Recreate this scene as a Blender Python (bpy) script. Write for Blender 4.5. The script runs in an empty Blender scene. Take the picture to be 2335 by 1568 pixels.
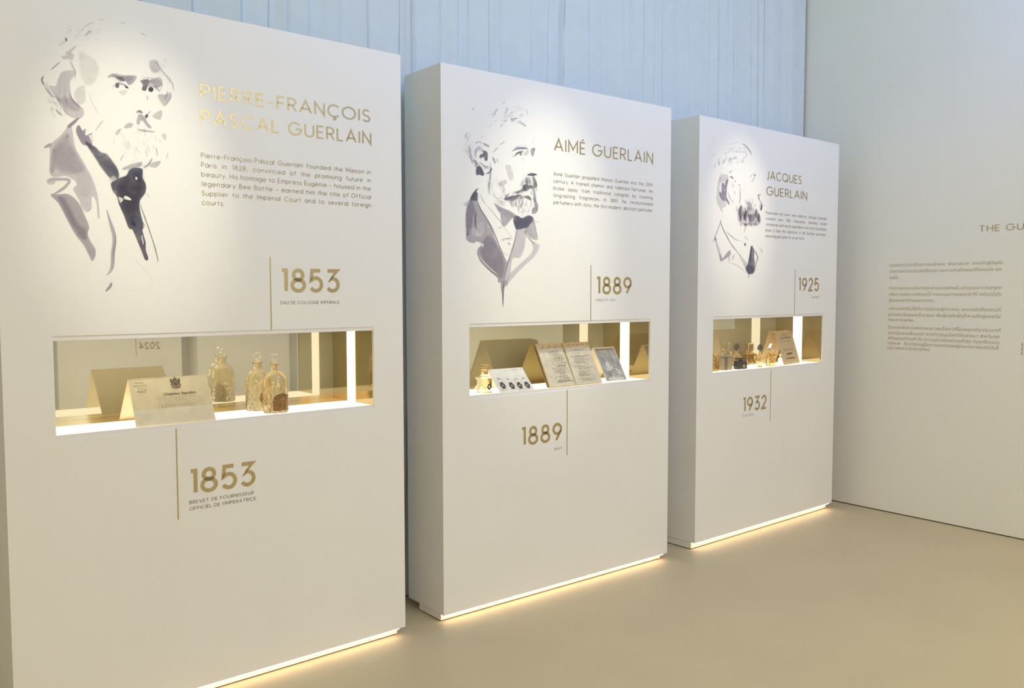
import bpy, bmesh, math, random
from math import sin, cos, pi, radians, tan, atan2, sqrt
from mathutils import Vector, Matrix, geometry
random.seed(7)
S = bpy.context.scene
C = S.collection

# ------------------------------------------------------------------ camera, exposure, lights
FPX, CAMY, CAMZ, YAW, PITCH, ROLL = 1953.34, -3.0113, 1.4390, 0.68461, -0.05959, -0.0013
IW, IH = 2335, 1568
fw = Vector((sin(YAW)*cos(PITCH), cos(YAW)*cos(PITCH), sin(PITCH)))
rt = Vector((cos(YAW), -sin(YAW), 0)); up = rt.cross(fw)
r2 = rt*cos(ROLL) + up*sin(ROLL); u2 = -rt*sin(ROLL) + up*cos(ROLL)
cam = bpy.data.cameras.new('camera'); camo = bpy.data.objects.new('camera', cam); C.objects.link(camo)
camo.matrix_world = Matrix(((r2.x, u2.x, -fw.x, 0), (r2.y, u2.y, -fw.y, CAMY), (r2.z, u2.z, -fw.z, CAMZ), (0, 0, 0, 1)))
cam.sensor_width = 36; cam.sensor_fit = 'HORIZONTAL'; cam.lens = 36*FPX/IW
cam.clip_start = 0.05; cam.clip_end = 60
S.camera = camo
S.view_settings.view_transform = 'Standard'; S.view_settings.look = 'None'
S.view_settings.gamma = 1; S.view_settings.use_curve_mapping = False
S.view_settings.exposure = 0.0
S.cycles.transparent_max_bounces = 24
S.cycles.max_bounces = 14; S.cycles.diffuse_bounces = 6; S.cycles.glossy_bounces = 8; S.cycles.transmission_bounces = 10
S.cycles.sample_clamp_indirect = 6
wd = bpy.data.worlds.new('world'); S.world = wd; wd.use_nodes = True
wd.node_tree.nodes['Background'].inputs[0].default_value = (0.55, 0.68, 0.85, 1)
wd.node_tree.nodes['Background'].inputs[1].default_value = 0.0

def area(name, loc, target, sx, sy, power, col):
    l = bpy.data.lights.new(name, 'AREA'); l.shape = 'RECTANGLE'; l.size = sx; l.size_y = sy
    l.energy = power; l.color = col
    o = bpy.data.objects.new(name, l); C.objects.link(o); o.location = loc
    o.rotation_euler = (Vector(target)-Vector(loc)).to_track_quat('-Z', 'Y').to_euler()
    return o
def spot(name, loc, target, size, blend, power, col, rad=0.03):
    l = bpy.data.lights.new(name, 'SPOT'); l.spot_size = radians(size); l.spot_blend = blend
    l.energy = power; l.color = col; l.shadow_soft_size = rad
    o = bpy.data.objects.new(name, l); C.objects.link(o); o.location = loc
    o.rotation_euler = (Vector(target)-Vector(loc)).to_track_quat('-Z', 'Y').to_euler()
    return o
def lamp(fn, name, rgb, *args, **kw):
    """a lamp whose colour and power come from one RGB strength"""
    m = max(rgb); return fn(name, *args, m*100, tuple(c/m for c in rgb), **kw)
lamp(area, 'cool_ceiling_lamp', (.01, .09, .355), (3.2, -1.8, 3.3), (3.2, .3, 2.6), 4.6, .8)
lamp(area, 'curtain_wash_lamp', (.01, .09, .01), (1.5, .1, 4.72), (1.5, .2, 0), 8, .25)
lamp(area, 'ceiling_lamp', (.08, .20, .10), (1.6, -2.6, 4.6), (1.6, -1.6, 0), 4.4, .8)
lamp(area, 'added_wall_fill', (.36, .27, .12), (3.2, -4.1, 4.3), (5.4, -2.6, .9), 1.2, 3)  # added fill to brighten the right wall, no known fixture
lamp(area, 'added_warm_side_fill', (.92, .60, .31), (-2.6, -6.2, 1.95), (5.0, -.5, .3), 3, .9)  # added warm fill from the left, lifts the panels' side faces
lamp(area, 'warm_far_lamp', (.25, .24, .19), (2.7, -5.4, 2.7), (3.0, 0, .4), 1.6, 1.4)
lamp(area, 'added_far_panel_fill', (1.8, 1.8, 1.75), (3.0, -5.6, 4.4), (3.0, -7.6, 1.2), 6, .6)  # added light, brightens the far panels for the reflections
lamp(spot, 'portrait_spot', (1.9, 1.78, 1.35), (.76, -1.7, 3.9), (.85, 0, 1.80), 17, 1)
lamp(spot, 'portrait_spot.001', (1.8, 1.68, 1.2), (2.58, -1.7, 3.9), (2.67, 0, 1.70), 23, 1)
lamp(spot, 'portrait_spot.002', (1.7, 1.52, 1.1), (4.08, -1.7, 3.9), (4.15, 0, 1.86), 17, 1)

# ------------------------------------------------------------------ the panels' places (metres)
PIL = {1: ((0.4413, -0.0063), 0.596, 1.4428, 2.4000, 0.0371),
       2: ((2.0798, 0.0083), -0.762, 1.4499, 2.4044, 0.0348),
       3: ((3.7640, -0.0104), 0.828, 1.4528, 2.3996, 0.0420)}
DEPTH = 0.289
def pmat(k):
    a, ang = PIL[k][0], PIL[k][1]
    return Matrix.Translation((a[0], a[1], 0)) @ Matrix.Rotation(radians(ang), 4, 'Z')
PM = {k: pmat(k) for k in PIL}
WALLX, WALLYAW = 5.4149, 0.0102
def on_panel(k, px, py):
    """place on the front of exhibit panel k (metres from its lower left corner) of a point read in the photograph"""
    o = Vector((0, CAMY, CAMZ)); d = fw + r2*((px-IW/2)/FPX) - u2*((py-IH/2)/FPX)
    mi = PM[k].inverted(); o = mi @ o; d = mi.to_3x3() @ d
    t = -o.y/d.y
    return o.x+d.x*t, o.z+d.z*t

# ------------------------------------------------------------------ materials
def newmat(name):
    m = bpy.data.materials.new(name); m.use_nodes = True
    return m, m.node_tree, m.node_tree.nodes['Principled BSDF']
def mat(name, col, rough=0.6, metal=0.0, noise=0.0, scale=8, bump=0.0, bscale=200, spec=0.4, trans=0.0, ior=1.45, emit=None, es=0):
    m, t, p = newmat(name); N, L = t.nodes, t.links
    p.inputs['Base Color'].default_value = (*col, 1); p.inputs['Roughness'].default_value = rough
    p.inputs['Metallic'].default_value = metal; p.inputs['Specular IOR Level'].default_value = spec
    p.inputs['Transmission Weight'].default_value = trans; p.inputs['IOR'].default_value = ior
    tc = N.new('ShaderNodeTexCoord')
    if noise:
        n = N.new('ShaderNodeTexNoise'); n.inputs['Scale'].default_value = scale; n.inputs['Detail'].default_value = 5
        r = N.new('ShaderNodeValToRGB')
        r.color_ramp.elements[0].position = .3; r.color_ramp.elements[1].position = .7
        r.color_ramp.elements[0].color = (*[c*(1-noise) for c in col], 1); r.color_ramp.elements[1].color = (*[min(1, c*(1+noise)) for c in col], 1)
        L.new(tc.outputs['Object'], n.inputs['Vector']); L.new(n.outputs['Fac'], r.inputs['Fac']); L.new(r.outputs['Color'], p.inputs['Base Color'])
    if bump:
        n = N.new('ShaderNodeTexNoise'); n.inputs['Scale'].default_value = bscale; n.inputs['Detail'].default_value = 4
        b = N.new('ShaderNodeBump'); b.inputs['Strength'].default_value = bump; b.inputs['Distance'].default_value = 0.002
        L.new(tc.outputs['Object'], n.inputs['Vector']); L.new(n.outputs['Fac'], b.inputs['Height']); L.new(b.outputs['Normal'], p.inputs['Normal'])
    if emit:
        p.inputs['Emission Color'].default_value = (*emit, 1); p.inputs['Emission Strength'].default_value = es
    return m
def emis(name, col, s):
    m = bpy.data.materials.new(name); m.use_nodes = True; t = m.node_tree; t.nodes.clear()
    e = t.nodes.new('ShaderNodeEmission'); e.inputs[0].default_value = (*col, 1); e.inputs[1].default_value = s
    o = t.nodes.new('ShaderNodeOutputMaterial'); t.links.new(e.outputs[0], o.inputs[0]); return m
def ink_material(name):
    m, t, p = newmat(name); N, L = t.nodes, t.links
    a = N.new('ShaderNodeAttribute'); a.attribute_name = 'ink'
    p.inputs['Roughness'].default_value = .7; p.inputs['Specular IOR Level'].default_value = .2
    L.new(a.outputs['Color'], p.inputs['Base Color'])
    tc = N.new('ShaderNodeTexCoord')
    n = N.new('ShaderNodeTexNoise'); n.inputs['Scale'].default_value = 22; n.inputs['Detail'].default_value = 7; n.inputs['Distortion'].default_value = .6
    L.new(tc.outputs['Object'], n.inputs['Vector'])
    mr = N.new('ShaderNodeMapRange'); mr.inputs['From Min'].default_value = .3; mr.inputs['From Max'].default_value = .68
    mr.inputs['To Min'].default_value = .62; mr.inputs['To Max'].default_value = 1.08
    L.new(n.outputs['Fac'], mr.inputs['Value'])
    mu = N.new('ShaderNodeMath'); mu.operation = 'MULTIPLY'; mu.use_clamp = True
    L.new(a.outputs['Alpha'], mu.inputs[0]); L.new(mr.outputs['Result'], mu.inputs[1])
    L.new(mu.outputs[0], p.inputs['Alpha'])
    return m
def semi_mirror(name, col, tint, f, rough):
    """glossy coated sheet: its own colour plus a partial mirror reflection"""
    m, t, p = newmat(name); N, L = t.nodes, t.links
    p.inputs['Base Color'].default_value = (*col, 1); p.inputs['Roughness'].default_value = .8; p.inputs['Specular IOR Level'].default_value = 0
    g = N.new('ShaderNodeBsdfGlossy'); g.inputs['Color'].default_value = (*tint, 1); g.inputs['Roughness'].default_value = rough
    mx = N.new('ShaderNodeMixShader'); mx.inputs[0].default_value = f
    L.new(p.outputs[0], mx.inputs[1]); L.new(g.outputs[0], mx.inputs[2]); L.new(mx.outputs[0], N['Material Output'].inputs[0]); return m
def pane_material(name, tint=(1, 1, 1), refl=0.05):
    m = bpy.data.materials.new(name); m.use_nodes = True; t = m.node_tree; N, L = t.nodes, t.links; N.clear()
    o = N.new('ShaderNodeOutputMaterial'); mx = N.new('ShaderNodeMixShader'); f = N.new('ShaderNodeFresnel'); f.inputs[0].default_value = 1.22
    tr = N.new('ShaderNodeBsdfTransparent'); tr.inputs[0].default_value = (*tint, 1)
    g = N.new('ShaderNodeBsdfGlossy'); g.inputs['Roughness'].default_value = .01
    ge = N.new('ShaderNodeNewGeometry'); mr = N.new('ShaderNodeMapRange'); mr.inputs['To Min'].default_value = 1.22; mr.inputs['To Max'].default_value = 1/1.22
    L.new(ge.outputs['Backfacing'], mr.inputs['Value']); L.new(mr.outputs['Result'], f.inputs[0])      # same reflectance from either side of the pane
    L.new(f.outputs[0], mx.inputs[0]); L.new(tr.outputs[0], mx.inputs[1]); L.new(g.outputs[0], mx.inputs[2]); L.new(mx.outputs[0], o.inputs[0])
    return m
def paper(name, col, tl=0.25, noise=.05, scale=30):
    m, t, p = newmat(name); N, L = t.nodes, t.links
    p.inputs['Roughness'].default_value = .75; p.inputs['Specular IOR Level'].default_value = .15
    tc = N.new('ShaderNodeTexCoord'); n = N.new('ShaderNodeTexNoise'); n.inputs['Scale'].default_value = scale; n.inputs['Detail'].default_value = 6
    r = N.new('ShaderNodeValToRGB'); r.color_ramp.elements[0].position = .3; r.color_ramp.elements[1].position = .7
    r.color_ramp.elements[0].color = (*[c*(1-noise) for c in col], 1); r.color_ramp.elements[1].color = (*[min(1, c*(1+noise)) for c in col], 1)
    L.new(tc.outputs['Object'], n.inputs['Vector']); L.new(n.outputs['Fac'], r.inputs['Fac']); L.new(r.outputs['Color'], p.inputs['Base Color'])
    ts = N.new('ShaderNodeBsdfTranslucent'); L.new(r.outputs['Color'], ts.inputs['Color'])
    mx = N.new('ShaderNodeMixShader'); mx.inputs[0].default_value = tl
    L.new(p.outputs[0], mx.inputs[1]); L.new(ts.outputs[0], mx.inputs[2]); L.new(mx.outputs[0], N['Material Output'].inputs[0])
    return m

M = {}
M['white'] = mat('matt_white_laminate', (.80, .80, .79), .55, noise=.012, scale=3, spec=.25)
M['strip'] = mat('white_trim_lacquer', (.78, .77, .78), .45)
M['wall'] = mat('painted_wall', (.78, .77, .74), .7, noise=.015, scale=1.5, bump=.04, bscale=300)
M['floor'] = mat('beige_vinyl_floor', (.60, .485, .335), .48, noise=.03, scale=2.2, spec=.3)
M['ceiling'] = mat('ceiling_paint', (.72, .74, .78), .8, noise=.02)
M['curtain'] = mat('pale_voile_fabric', (.60, .66, .71), .85, noise=.02, scale=14, bump=.15, bscale=900, spec=.1)
M['dark'] = mat('painted_gap_shade', (.05, .045, .04), .8, noise=.1)  # near-black colour standing in for shade in the gaps at floor level
M['foil'] = mat('brushed_gold_foil', (.50, .42, .235), .30, metal=.85, noise=.06, scale=60)
M['olive'] = mat('olive_print', (.24, .22, .14), .5, noise=.05, scale=60)
M['caption'] = mat('grey_brown_print', (.24, .22, .19), .55, noise=.05, scale=80)
M['bodytext'] = mat('pale_gold_print', (.40, .35, .25), .38, metal=.5, noise=.06, scale=60)
M['walltext'] = mat('pale_gold_wall_print', (.50, .42, .23), .32, metal=.85, noise=.08, scale=30)
M['ink'] = ink_material('ink_wash')
M['mirror'] = semi_mirror('glossy_back_sheet', (.42, .42, .33), (.95, .95, .86), .46, .010)
M['goldmirror'] = semi_mirror('glossy_bronze_sheet', (.20, .165, .07), (.95, .80, .50), .40, .02)
M['goldfloor'] = mat('brushed_brass_sheet', (.86, .66, .28), .28, metal=.45, noise=.04)
M['acrylic'] = mat('white_acrylic', (.88, .87, .84), .3)
M['led'] = emis('warm_led_strip', (1.0, .84, .58), 1.9)
M['plinthled'] = emis('warm_plinth_led', (1.0, .80, .52), 10)
M['pane'] = pane_material('clear_pane')
M['cream'] = paper('cream_paper', (.80, .70, .47), .15)
M['creamback'] = paper('warm_card', (.84, .76, .56), .08)
M['whitepaper'] = paper('white_paper', (.80, .80, .80), .25)
M['agedpaper'] = paper('aged_paper', (.76, .70, .58), .15, noise=.08, scale=25)
M['agededge'] = paper('aged_paper_band', (.66, .55, .36), .15, noise=.12, scale=40)
M['foldpaper'] = paper('pale_cream_paper', (.85, .79, .62), .2)
M['linen'] = paper('pale_lining', (.84, .80, .64), .05)
M['mustard'] = paper('mustard_card', (.36, .29, .11), .03)
M['brownpaper'] = paper('brown_card', (.60, .47, .28), .1, noise=.12, scale=60)
M['greyprint'] = paper('grey_print', (.42, .42, .42), .1, noise=.35, scale=28)
M['black'] = mat('black_print', (.03, .03, .03), .6, noise=.1)
M['brownink'] = mat('brown_print', (.16, .11, .06), .6, noise=.1)
M['greyink'] = mat('grey_print_ink', (.30, .28, .24), .6, noise=.1)
M['palegrey'] = mat('pale_grey_print', (.62, .62, .62), .6, noise=.1)
M['redink'] = mat('red_print', (.45, .22, .12), .6, noise=.1)
M['glass'] = mat('clear_glass', (1, .985, .95), .0, trans=1, ior=1.42)
M['beeglass'] = mat('embossed_glass', (1, .93, .76), .04, trans=1, ior=1.42, bump=.35, bscale=110)
M['amberglass'] = mat('amber_glass', (.98, .74, .36), .02, trans=1, ior=1.33, bump=.05, bscale=80)
M['yellowglass'] = mat('pale_yellow_glass', (1, .90, .66), .01, trans=1, ior=1.40)
M['blackglass'] = mat('black_glass', (.05, .045, .045), .12, noise=.2, spec=.6)
M['smoke'] = mat('smoked_stopper', (.10, .09, .08), .25, noise=.2)
M['olivebox'] = mat('olive_box', (.34, .30, .20), .4, noise=.1, scale=40)
M['brownband'] = mat('brown_band', (.20, .14, .09), .5, noise=.1)
M['goldlabel'] = mat('gold_label', (.60, .42, .14), .3, metal=.7, noise=.3, scale=180)
M['redlabel'] = mat('red_gold_label', (.25, .13, .05), .35, metal=.3, noise=.5, scale=220)
M['brightgold'] = mat('polished_gold', (.85, .66, .28), .2, metal=1, noise=.05)

# ------------------------------------------------------------------ mesh helpers
class MB:
    def __init__(s): s.v = []; s.f = []; s.col = None; s.mi = []
    def add(s, vs, fs, mi=0):
        n = len(s.v); s.v += [tuple(v) for v in vs]; s.f += [tuple(i+n for i in f) for f in fs]; s.mi += [mi]*len(fs)
    def box(s, x0, x1, y0, y1, z0, z1, mi=0):
        s.add([(x0,y0,z0),(x1,y0,z0),(x1,y1,z0),(x0,y1,z0),(x0,y0,z1),(x1,y0,z1),(x1,y1,z1),(x0,y1,z1)],
              [(3,2,1,0),(4,5,6,7),(0,1,5,4),(1,2,6,5),(2,3,7,6),(3,0,4,7)], mi)
    def prism(s, poly, w, mi=0):
        """poly: list of 3D points (planar), w: extrusion vector"""
        n = len(poly); w = Vector(w); P = [Vector(p) for p in poly]
        tri = geometry.tessellate_polygon([P])
        vs = P+[p+w for p in P]
        fs = [tuple(t) for t in tri]+[tuple(i+n for i in reversed(t)) for t in tri]+[(i,(i+1)%n,(i+1)%n+n,i+n) for i in range(n)]
        s.add(vs, fs, mi)
    def lathe(s, prof, c=(0,0,0), n=28, sx=1, sy=1, lobes=0, amp=0, mi=0):
        vs = []; fs = []
        for r, z in prof:
            for i in range(n):
                a = 2*pi*i/n; rr = r*(1+amp*cos(lobes*a)) if lobes else r
                vs.append((c[0]+rr*sx*cos(a), c[1]+rr*sy*sin(a), c[2]+z))
        m = len(prof)
        for j in range(m-1):
            for i in range(n):
                fs.append((j*n+i, j*n+(i+1)%n, (j+1)*n+(i+1)%n, (j+1)*n+i))
        fs.append(tuple(reversed(range(n)))); fs.append(tuple((m-1)*n+i for i in range(n)))
        s.add(vs, fs, mi)
    def shell(s, prof, th, **k):
        """hollow glass vessel: the outer profile and an inner one th inside it"""
        n = len(prof); inner = []
        for i, (r, z) in enumerate(prof):
            a = prof[max(0, i-1)]; b_ = prof[min(n-1, i+1)]; d = Vector((b_[0]-a[0], b_[1]-a[1])).normalized()
            inner.append((max(.0015, r-d.y*th), z+d.x*th))
        inner = [q for q in inner[1:] if q[1] > prof[0][1]+th*.8 and q[1] < prof[-1][1]-.001]
        s.lathe(prof+[(max(.001, prof[-1][0]-th), prof[-1][1])]+list(reversed(inner)), **k)
    def torus(s, c, R, r, ax=(1,0,0), ay=(0,0,1), n=24, k=8, sx=1, sy=1, a0=0, a1=2*pi):
        ax, ay = Vector(ax), Vector(ay); az = ax.cross(ay); vs = []; fs = []; full = abs(a1-a0-2*pi) < 1e-6
        N = n if full else n+1
        for i in range(N):
            a = a0+(a1-a0)*i/n
            d = ax*cos(a)*sx+ay*sin(a)*sy; p = Vector(c)+d*R; dn = d.normalized()
            for j in range(k):
                b = 2*pi*j/k; vs.append(p+dn*r*cos(b)+az*r*sin(b))
        for i in range(n if full else n):
            if not full and i == n: break
            for j in range(k):
                fs.append((i*k+j, ((i+1)%N)*k+j, ((i+1)%N)*k+(j+1)%k, i*k+(j+1)%k))
        if not full: fs.append(tuple(range(k))); fs.append(tuple(reversed(range(n*k, n*k+k))))
        s.add(vs, fs)
    def disc(s, c, rx, rz, n=20, mi=0):
        s.add([(c[0]+rx*cos(2*pi*i/n), c[1], c[2]+rz*sin(2*pi*i/n)) for i in range(n)], [tuple(range(n))], mi)
    def build(s, name, mats, parent=None, smooth=False, bevel=0, label=None, auto=35):
        me = bpy.data.meshes.new(name); me.from_pydata(s.v, [], s.f)
        mats = mats if isinstance(mats, (list, tuple)) else [mats]
        for m in mats: me.materials.append(m)
        for p, i in zip(me.polygons, s.mi): p.material_index = i
        if smooth:
            for p in me.polygons: p.use_smooth = True
        me.update()
        if smooth and auto: me.set_sharp_from_angle(angle=radians(auto))
        o = bpy.data.objects.new(name, me); C.objects.link(o)
        if parent is not None: o.parent = parent
        if bevel:
            b = o.modifiers.new('bevel', 'BEVEL'); b.width = bevel; b.segments = 2; b.limit_method = 'ANGLE'; b.angle_limit = radians(40)
        if label: o['label'] = label
        return o
def fixnormals(o):
    bm = bmesh.new(); bm.from_mesh(o.data); bmesh.ops.recalc_face_normals(bm, faces=bm.faces); bm.to_mesh(o.data); bm.free(); return o
def thing(name, label, cat, mw, group=None):
    o = bpy.data.objects.new(name, None); C.objects.link(o); o.matrix_world = mw
    o.empty_display_size = .1
    o['label'] = label; o['category'] = cat
    if group: o['group'] = group
    return o
def struct(name, mb, m, **k):
    o = mb.build(name, m, **k); o['kind'] = 'structure'; return o

# ------------------------------------------------------------------ lettering: a geometric sans drawn as strokes
def A_(cx, cy, rx, ry, a0, a1): return ('a', cx, cy, rx, ry, a0, a1)
_o = [A_(.3,.35,.3,.35,0,360)]
GL = {
'A': [[(0,0),(.36,1),(.72,0)],[(.115,.32),(.605,.32)]],
'B': [[(0,0),(0,1),(.26,1),A_(.26,.76,.2,.24,90,-90),(0,.52)],[(.26,.52),A_(.28,.26,.24,.26,90,-90),(0,0)]],
'C': [[A_(.42,.5,.42,.5,45,315)]], 'D': [[(0,0),(0,1),(.2,1),A_(.2,.5,.44,.5,90,-90),(0,0)]],
'E': [[(.43,1),(0,1),(0,0),(.43,0)],[(0,.5),(.39,.5)]], 'F': [[(.41,1),(0,1),(0,0)],[(0,.5),(.37,.5)]],
'G': [[A_(.43,.5,.43,.5,42,360),(.48,.5)]], 'H': [[(0,0),(0,1)],[(.58,0),(.58,1)],[(0,.5),(.58,.5)]],
'I': [[(0,0),(0,1)]], 'J': [[(.3,1),(.3,.24),A_(.14,.22,.16,.22,0,-140)]],
'K': [[(0,0),(0,1)],[(.5,1),(0,.42)],[(.17,.58),(.53,0)]], 'L': [[(0,1),(0,0),(.39,0)]],
'M': [[(0,0),(0,1),(.38,.26),(.76,1),(.76,0)]], 'N': [[(0,0),(0,1),(.6,0),(.6,1)]],
'O': [[A_(.45,.5,.45,.5,0,360)]], 'P': [[(0,0),(0,1),(.24,1),A_(.24,.73,.25,.27,90,-90),(0,.46)]],
'Q': [[A_(.45,.5,.45,.5,0,360)],[(.54,.3),(.86,-.03)]],
'R': [[(0,0),(0,1),(.24,1),A_(.24,.73,.24,.27,90,-90),(0,.46)],[(.24,.46),(.49,0)]],
'S': [[A_(.24,.75,.21,.25,30,270),A_(.24,.25,.24,.25,90,-150)]], 'T': [[(0,1),(.56,1)],[(.28,1),(.28,0)]],
'U': [[(0,1),(0,.3),A_(.29,.3,.29,.3,180,360),(.58,1)]], 'V': [[(0,1),(.34,0),(.68,1)]],
'W': [[(0,1),(.26,0),(.5,.9),(.74,0),(1,1)]], 'X': [[(0,0),(.6,1)],[(0,1),(.6,0)]],
'Y': [[(0,1),(.32,.46),(.64,1)],[(.32,.46),(.32,0)]], 'Z': [[(0,1),(.54,1),(0,0),(.56,0)]],
'0': [[A_(.3,.5,.3,.5,0,360)]], '1': [[(0,1),(.18,1),(.18,0)]],
'2': [[A_(.26,.73,.23,.27,165,-38),(.02,0),(.51,0)]],
'3': [[(.02,1),(.47,1),(.2,.6),A_(.25,.31,.26,.31,96,-148)]], '4': [[(.42,0),(.42,1),(0,.27),(.56,.27)]],
'5': [[(.46,1),(.09,1),(.05,.53),A_(.26,.32,.26,.32,135,-148)]],
'6': [[A_(.27,.3,.27,.3,0,360)],[(.02,.42),(.34,1)]], '7': [[(0,1),(.5,1),(.15,0)]],
'8': [[A_(.27,.765,.205,.235,0,360)],[A_(.27,.27,.27,.27,0,360)]],
'9': [[A_(.27,.7,.27,.3,0,360)],[(.525,.6),(.2,0)]],
'a': [_o,[(.6,.7),(.6,0)]], 'b': [[(0,1),(0,0)],_o], 'c': [[A_(.3,.35,.3,.35,45,315)]], 'd': [_o,[(.6,1),(.6,0)]],
'e': [[(.02,.35),(.6,.35),A_(.3,.35,.3,.35,0,310)]],
'f': [[(.15,0),(.15,.8),A_(.31,.82,.16,.18,180,80)],[(0,.68),(.3,.68)]],
'g': [_o,[(.6,.7),(.6,-.05),A_(.32,-.05,.28,.24,0,-150)]], 'h': [[(0,1),(0,0)],[(0,.4),A_(.25,.42,.25,.28,180,0),(.5,0)]],
'i': [[(0,.68),(0,0)],[(0,.9),(0,1.0)]], 'j': [[(.1,.68),(.1,-.1),A_(-.02,-.12,.12,.14,0,-90)],[(.1,.9),(.1,1.0)]],
'k': [[(0,1),(0,0)],[(.38,.68),(0,.26)],[(.13,.4),(.41,0)]], 'l': [[(0,1),(0,0)]],
'm': [[(0,.68),(0,0)],[(0,.45),A_(.2,.47,.2,.22,180,0),(.4,0)],[(.4,.45),A_(.6,.47,.2,.22,180,0),(.8,0)]],
'n': [[(0,.68),(0,0)],[(0,.4),A_(.25,.42,.25,.28,180,0),(.5,0)]], 'o': [_o], 'p': [[(0,.68),(0,-.3)],_o], 'q': [_o,[(.6,.68),(.6,-.3)]],
'r': [[(0,.68),(0,0)],[(0,.4),A_(.24,.42,.24,.27,180,85)]],
's': [[A_(.19,.53,.16,.17,30,270),A_(.19,.18,.18,.18,90,-150)]], 't': [[(.13,.92),(.13,0)],[(0,.68),(.28,.68)]],
'u': [[(0,.68),(0,.26),A_(.25,.26,.25,.26,180,360),(.5,.68)],[(.5,.3),(.5,0)]], 'v': [[(0,.68),(.26,0),(.52,.68)]],
'w': [[(0,.68),(.2,0),(.4,.66),(.6,0),(.8,.68)]], 'x': [[(0,0),(.46,.68)],[(0,.68),(.46,0)]],
'y': [[(0,.68),(.26,.02)],[(.52,.68),(.14,-.3)]], 'z': [[(0,.68),(.42,.68),(0,0),(.44,0)]],
'.': [[(0,0),(0,.1)]], ',': [[(.05,.08),(0,-.14)]], '-': [[(0,.4),(.3,.4)]], '–': [[(0,.4),(.5,.4)]], "'": [[(0,1),(0,.76)]],
}
GL['Ç'] = GL['C']+[[(.44,-.02),(.42,-.1),A_(.42,-.18,.09,.08,90,-140)]]
GL['ç'] = GL['c']+[[(.32,-.02),(.3,-.1),A_(.3,-.18,.09,.08,90,-140)]]
GL['É'] = GL['E']+[[(.16,1.14),(.29,1.3)]]
GL['é'] = GL['e']+[[(.24,.84),(.38,1.02)]]
def stroke_pts(tok):
    P = []
    for t in tok:
        if t[0] == 'a':
            _, cx, cy, rx, ry, a0, a1 = t; n = max(3, int(abs(a1-a0)/18))
            for i in range(n+1):
                a = radians(a0+(a1-a0)*i/n); P.append((cx+rx*cos(a), cy+ry*sin(a)))
        else: P.append(t)
    Q = [P[0]]
    for p in P[1:]:
        if abs(p[0]-Q[-1][0])+abs(p[1]-Q[-1][1]) > 1e-4: Q.append(p)
    return Q
def ribbon(P, w, taper=None):
    """list of 2D points -> left and right outlines with mitred joints; w scalar, taper(t)->factor"""
    n = len(P); closed = n > 3 and abs(P[0][0]-P[-1][0])+abs(P[0][1]-P[-1][1]) < 1e-3
    if closed: P = P[:-1]; n -= 1
    Lf, Rt = [], []
    for i in range(n):
        a = P[i-1] if (i > 0 or closed) else None; b = P[(i+1) % n] if (i < n-1 or closed) else None
        c = P[i]
        d1 = Vector((c[0]-a[0], c[1]-a[1])).normalized() if a else None
        d2 = Vector((b[0]-c[0], b[1]-c[1])).normalized() if b else None
        if d1 is None: d1 = d2
        if d2 is None: d2 = d1
        n1 = Vector((-d1.y, d1.x)); n2 = Vector((-d2.y, d2.x)); m = n1+n2
        if m.length < .3: m = n1
        m = m.normalized(); k = min(1/max(.25, m.dot(n1)), 3.2)
        h = w/2*(taper(i/max(1, n-1)) if taper else 1)
        Lf.append((c[0]+m.x*h*k, c[1]+m.y*h*k)); Rt.append((c[0]-m.x*h*k, c[1]-m.y*h*k))
    return Lf, Rt, closed
def glyph_width(ch, w):
    if ch == ' ': return .30
    return max(p[0] for s in GL[ch] for p in stroke_pts(s))+w
def text(mb, s, x, z, cap, w=.11, width=None, align='l', y=-.0007, gap=.15, map3=None, slant=0, mi=0):
    """letters of cap height `cap` on the local x-z plane; width fits the line by its letter spacing"""
    W = [glyph_width(c, w) for c in s]
    nat = sum(W)*cap+gap*cap*(len(s)-1); tr = gap*cap; sx = 1
    if width:
        tr = (width-sum(W)*cap)/max(1, len(s)-1)
        if tr < .08*cap or tr > .20*cap:
            sx = width/nat; tr = gap*cap*sx
        nat = width
    x0 = x if align == 'l' else (x-nat if align == 'r' else x-nat/2)
    for c, cw in zip(s, W):
        if c != ' ':
            for st in GL[c]:
                P = stroke_pts(st)
                P = [(p[0]+w/2, w/2+p[1]*(1-w)) for p in P]
                Lf, Rt, cl = ribbon(P, w)
                n = len(Lf)
                vs = [(x0+(p[0]+slant*p[1])*cap*sx, y, z+p[1]*cap) for p in Lf+Rt]
                if map3: vs = [map3(v[0], v[2]) for v in vs]
                mb.add(vs, [(i, i+n, (i+1) % n+n, (i+1) % n) for i in range(n if cl else n-1)], mi)
        x0 += cw*cap*sx+tr
def para(mb, lines, x, z, pitch, cap, width, w=.11, y=-.0007, gap=.15):
    """justified paragraph; last line set ragged"""
    rows = []
    for ln in lines:
        words = ln.split(' '); rows.append((words, [sum(glyph_width(c, w) for c in wd)*cap+gap*cap*(len(wd)-1) for wd in words]))
    k = min((width-.56*cap*(len(ws)-1))/sum(ws) for wd, ws in rows)
    for i, (words, ws) in enumerate(rows):
        last = i == len(lines)-1
        sp = (width-sum(ws)*k)/max(1, len(words)-1)
        if last: sp = min(sp, .62*cap)
        xx = x
        for wd, wl in zip(words, ws):
            text(mb, wd, xx, z-i*pitch, cap, w, width=wl*k, gap=gap, y=y); xx += wl*k+sp
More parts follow.
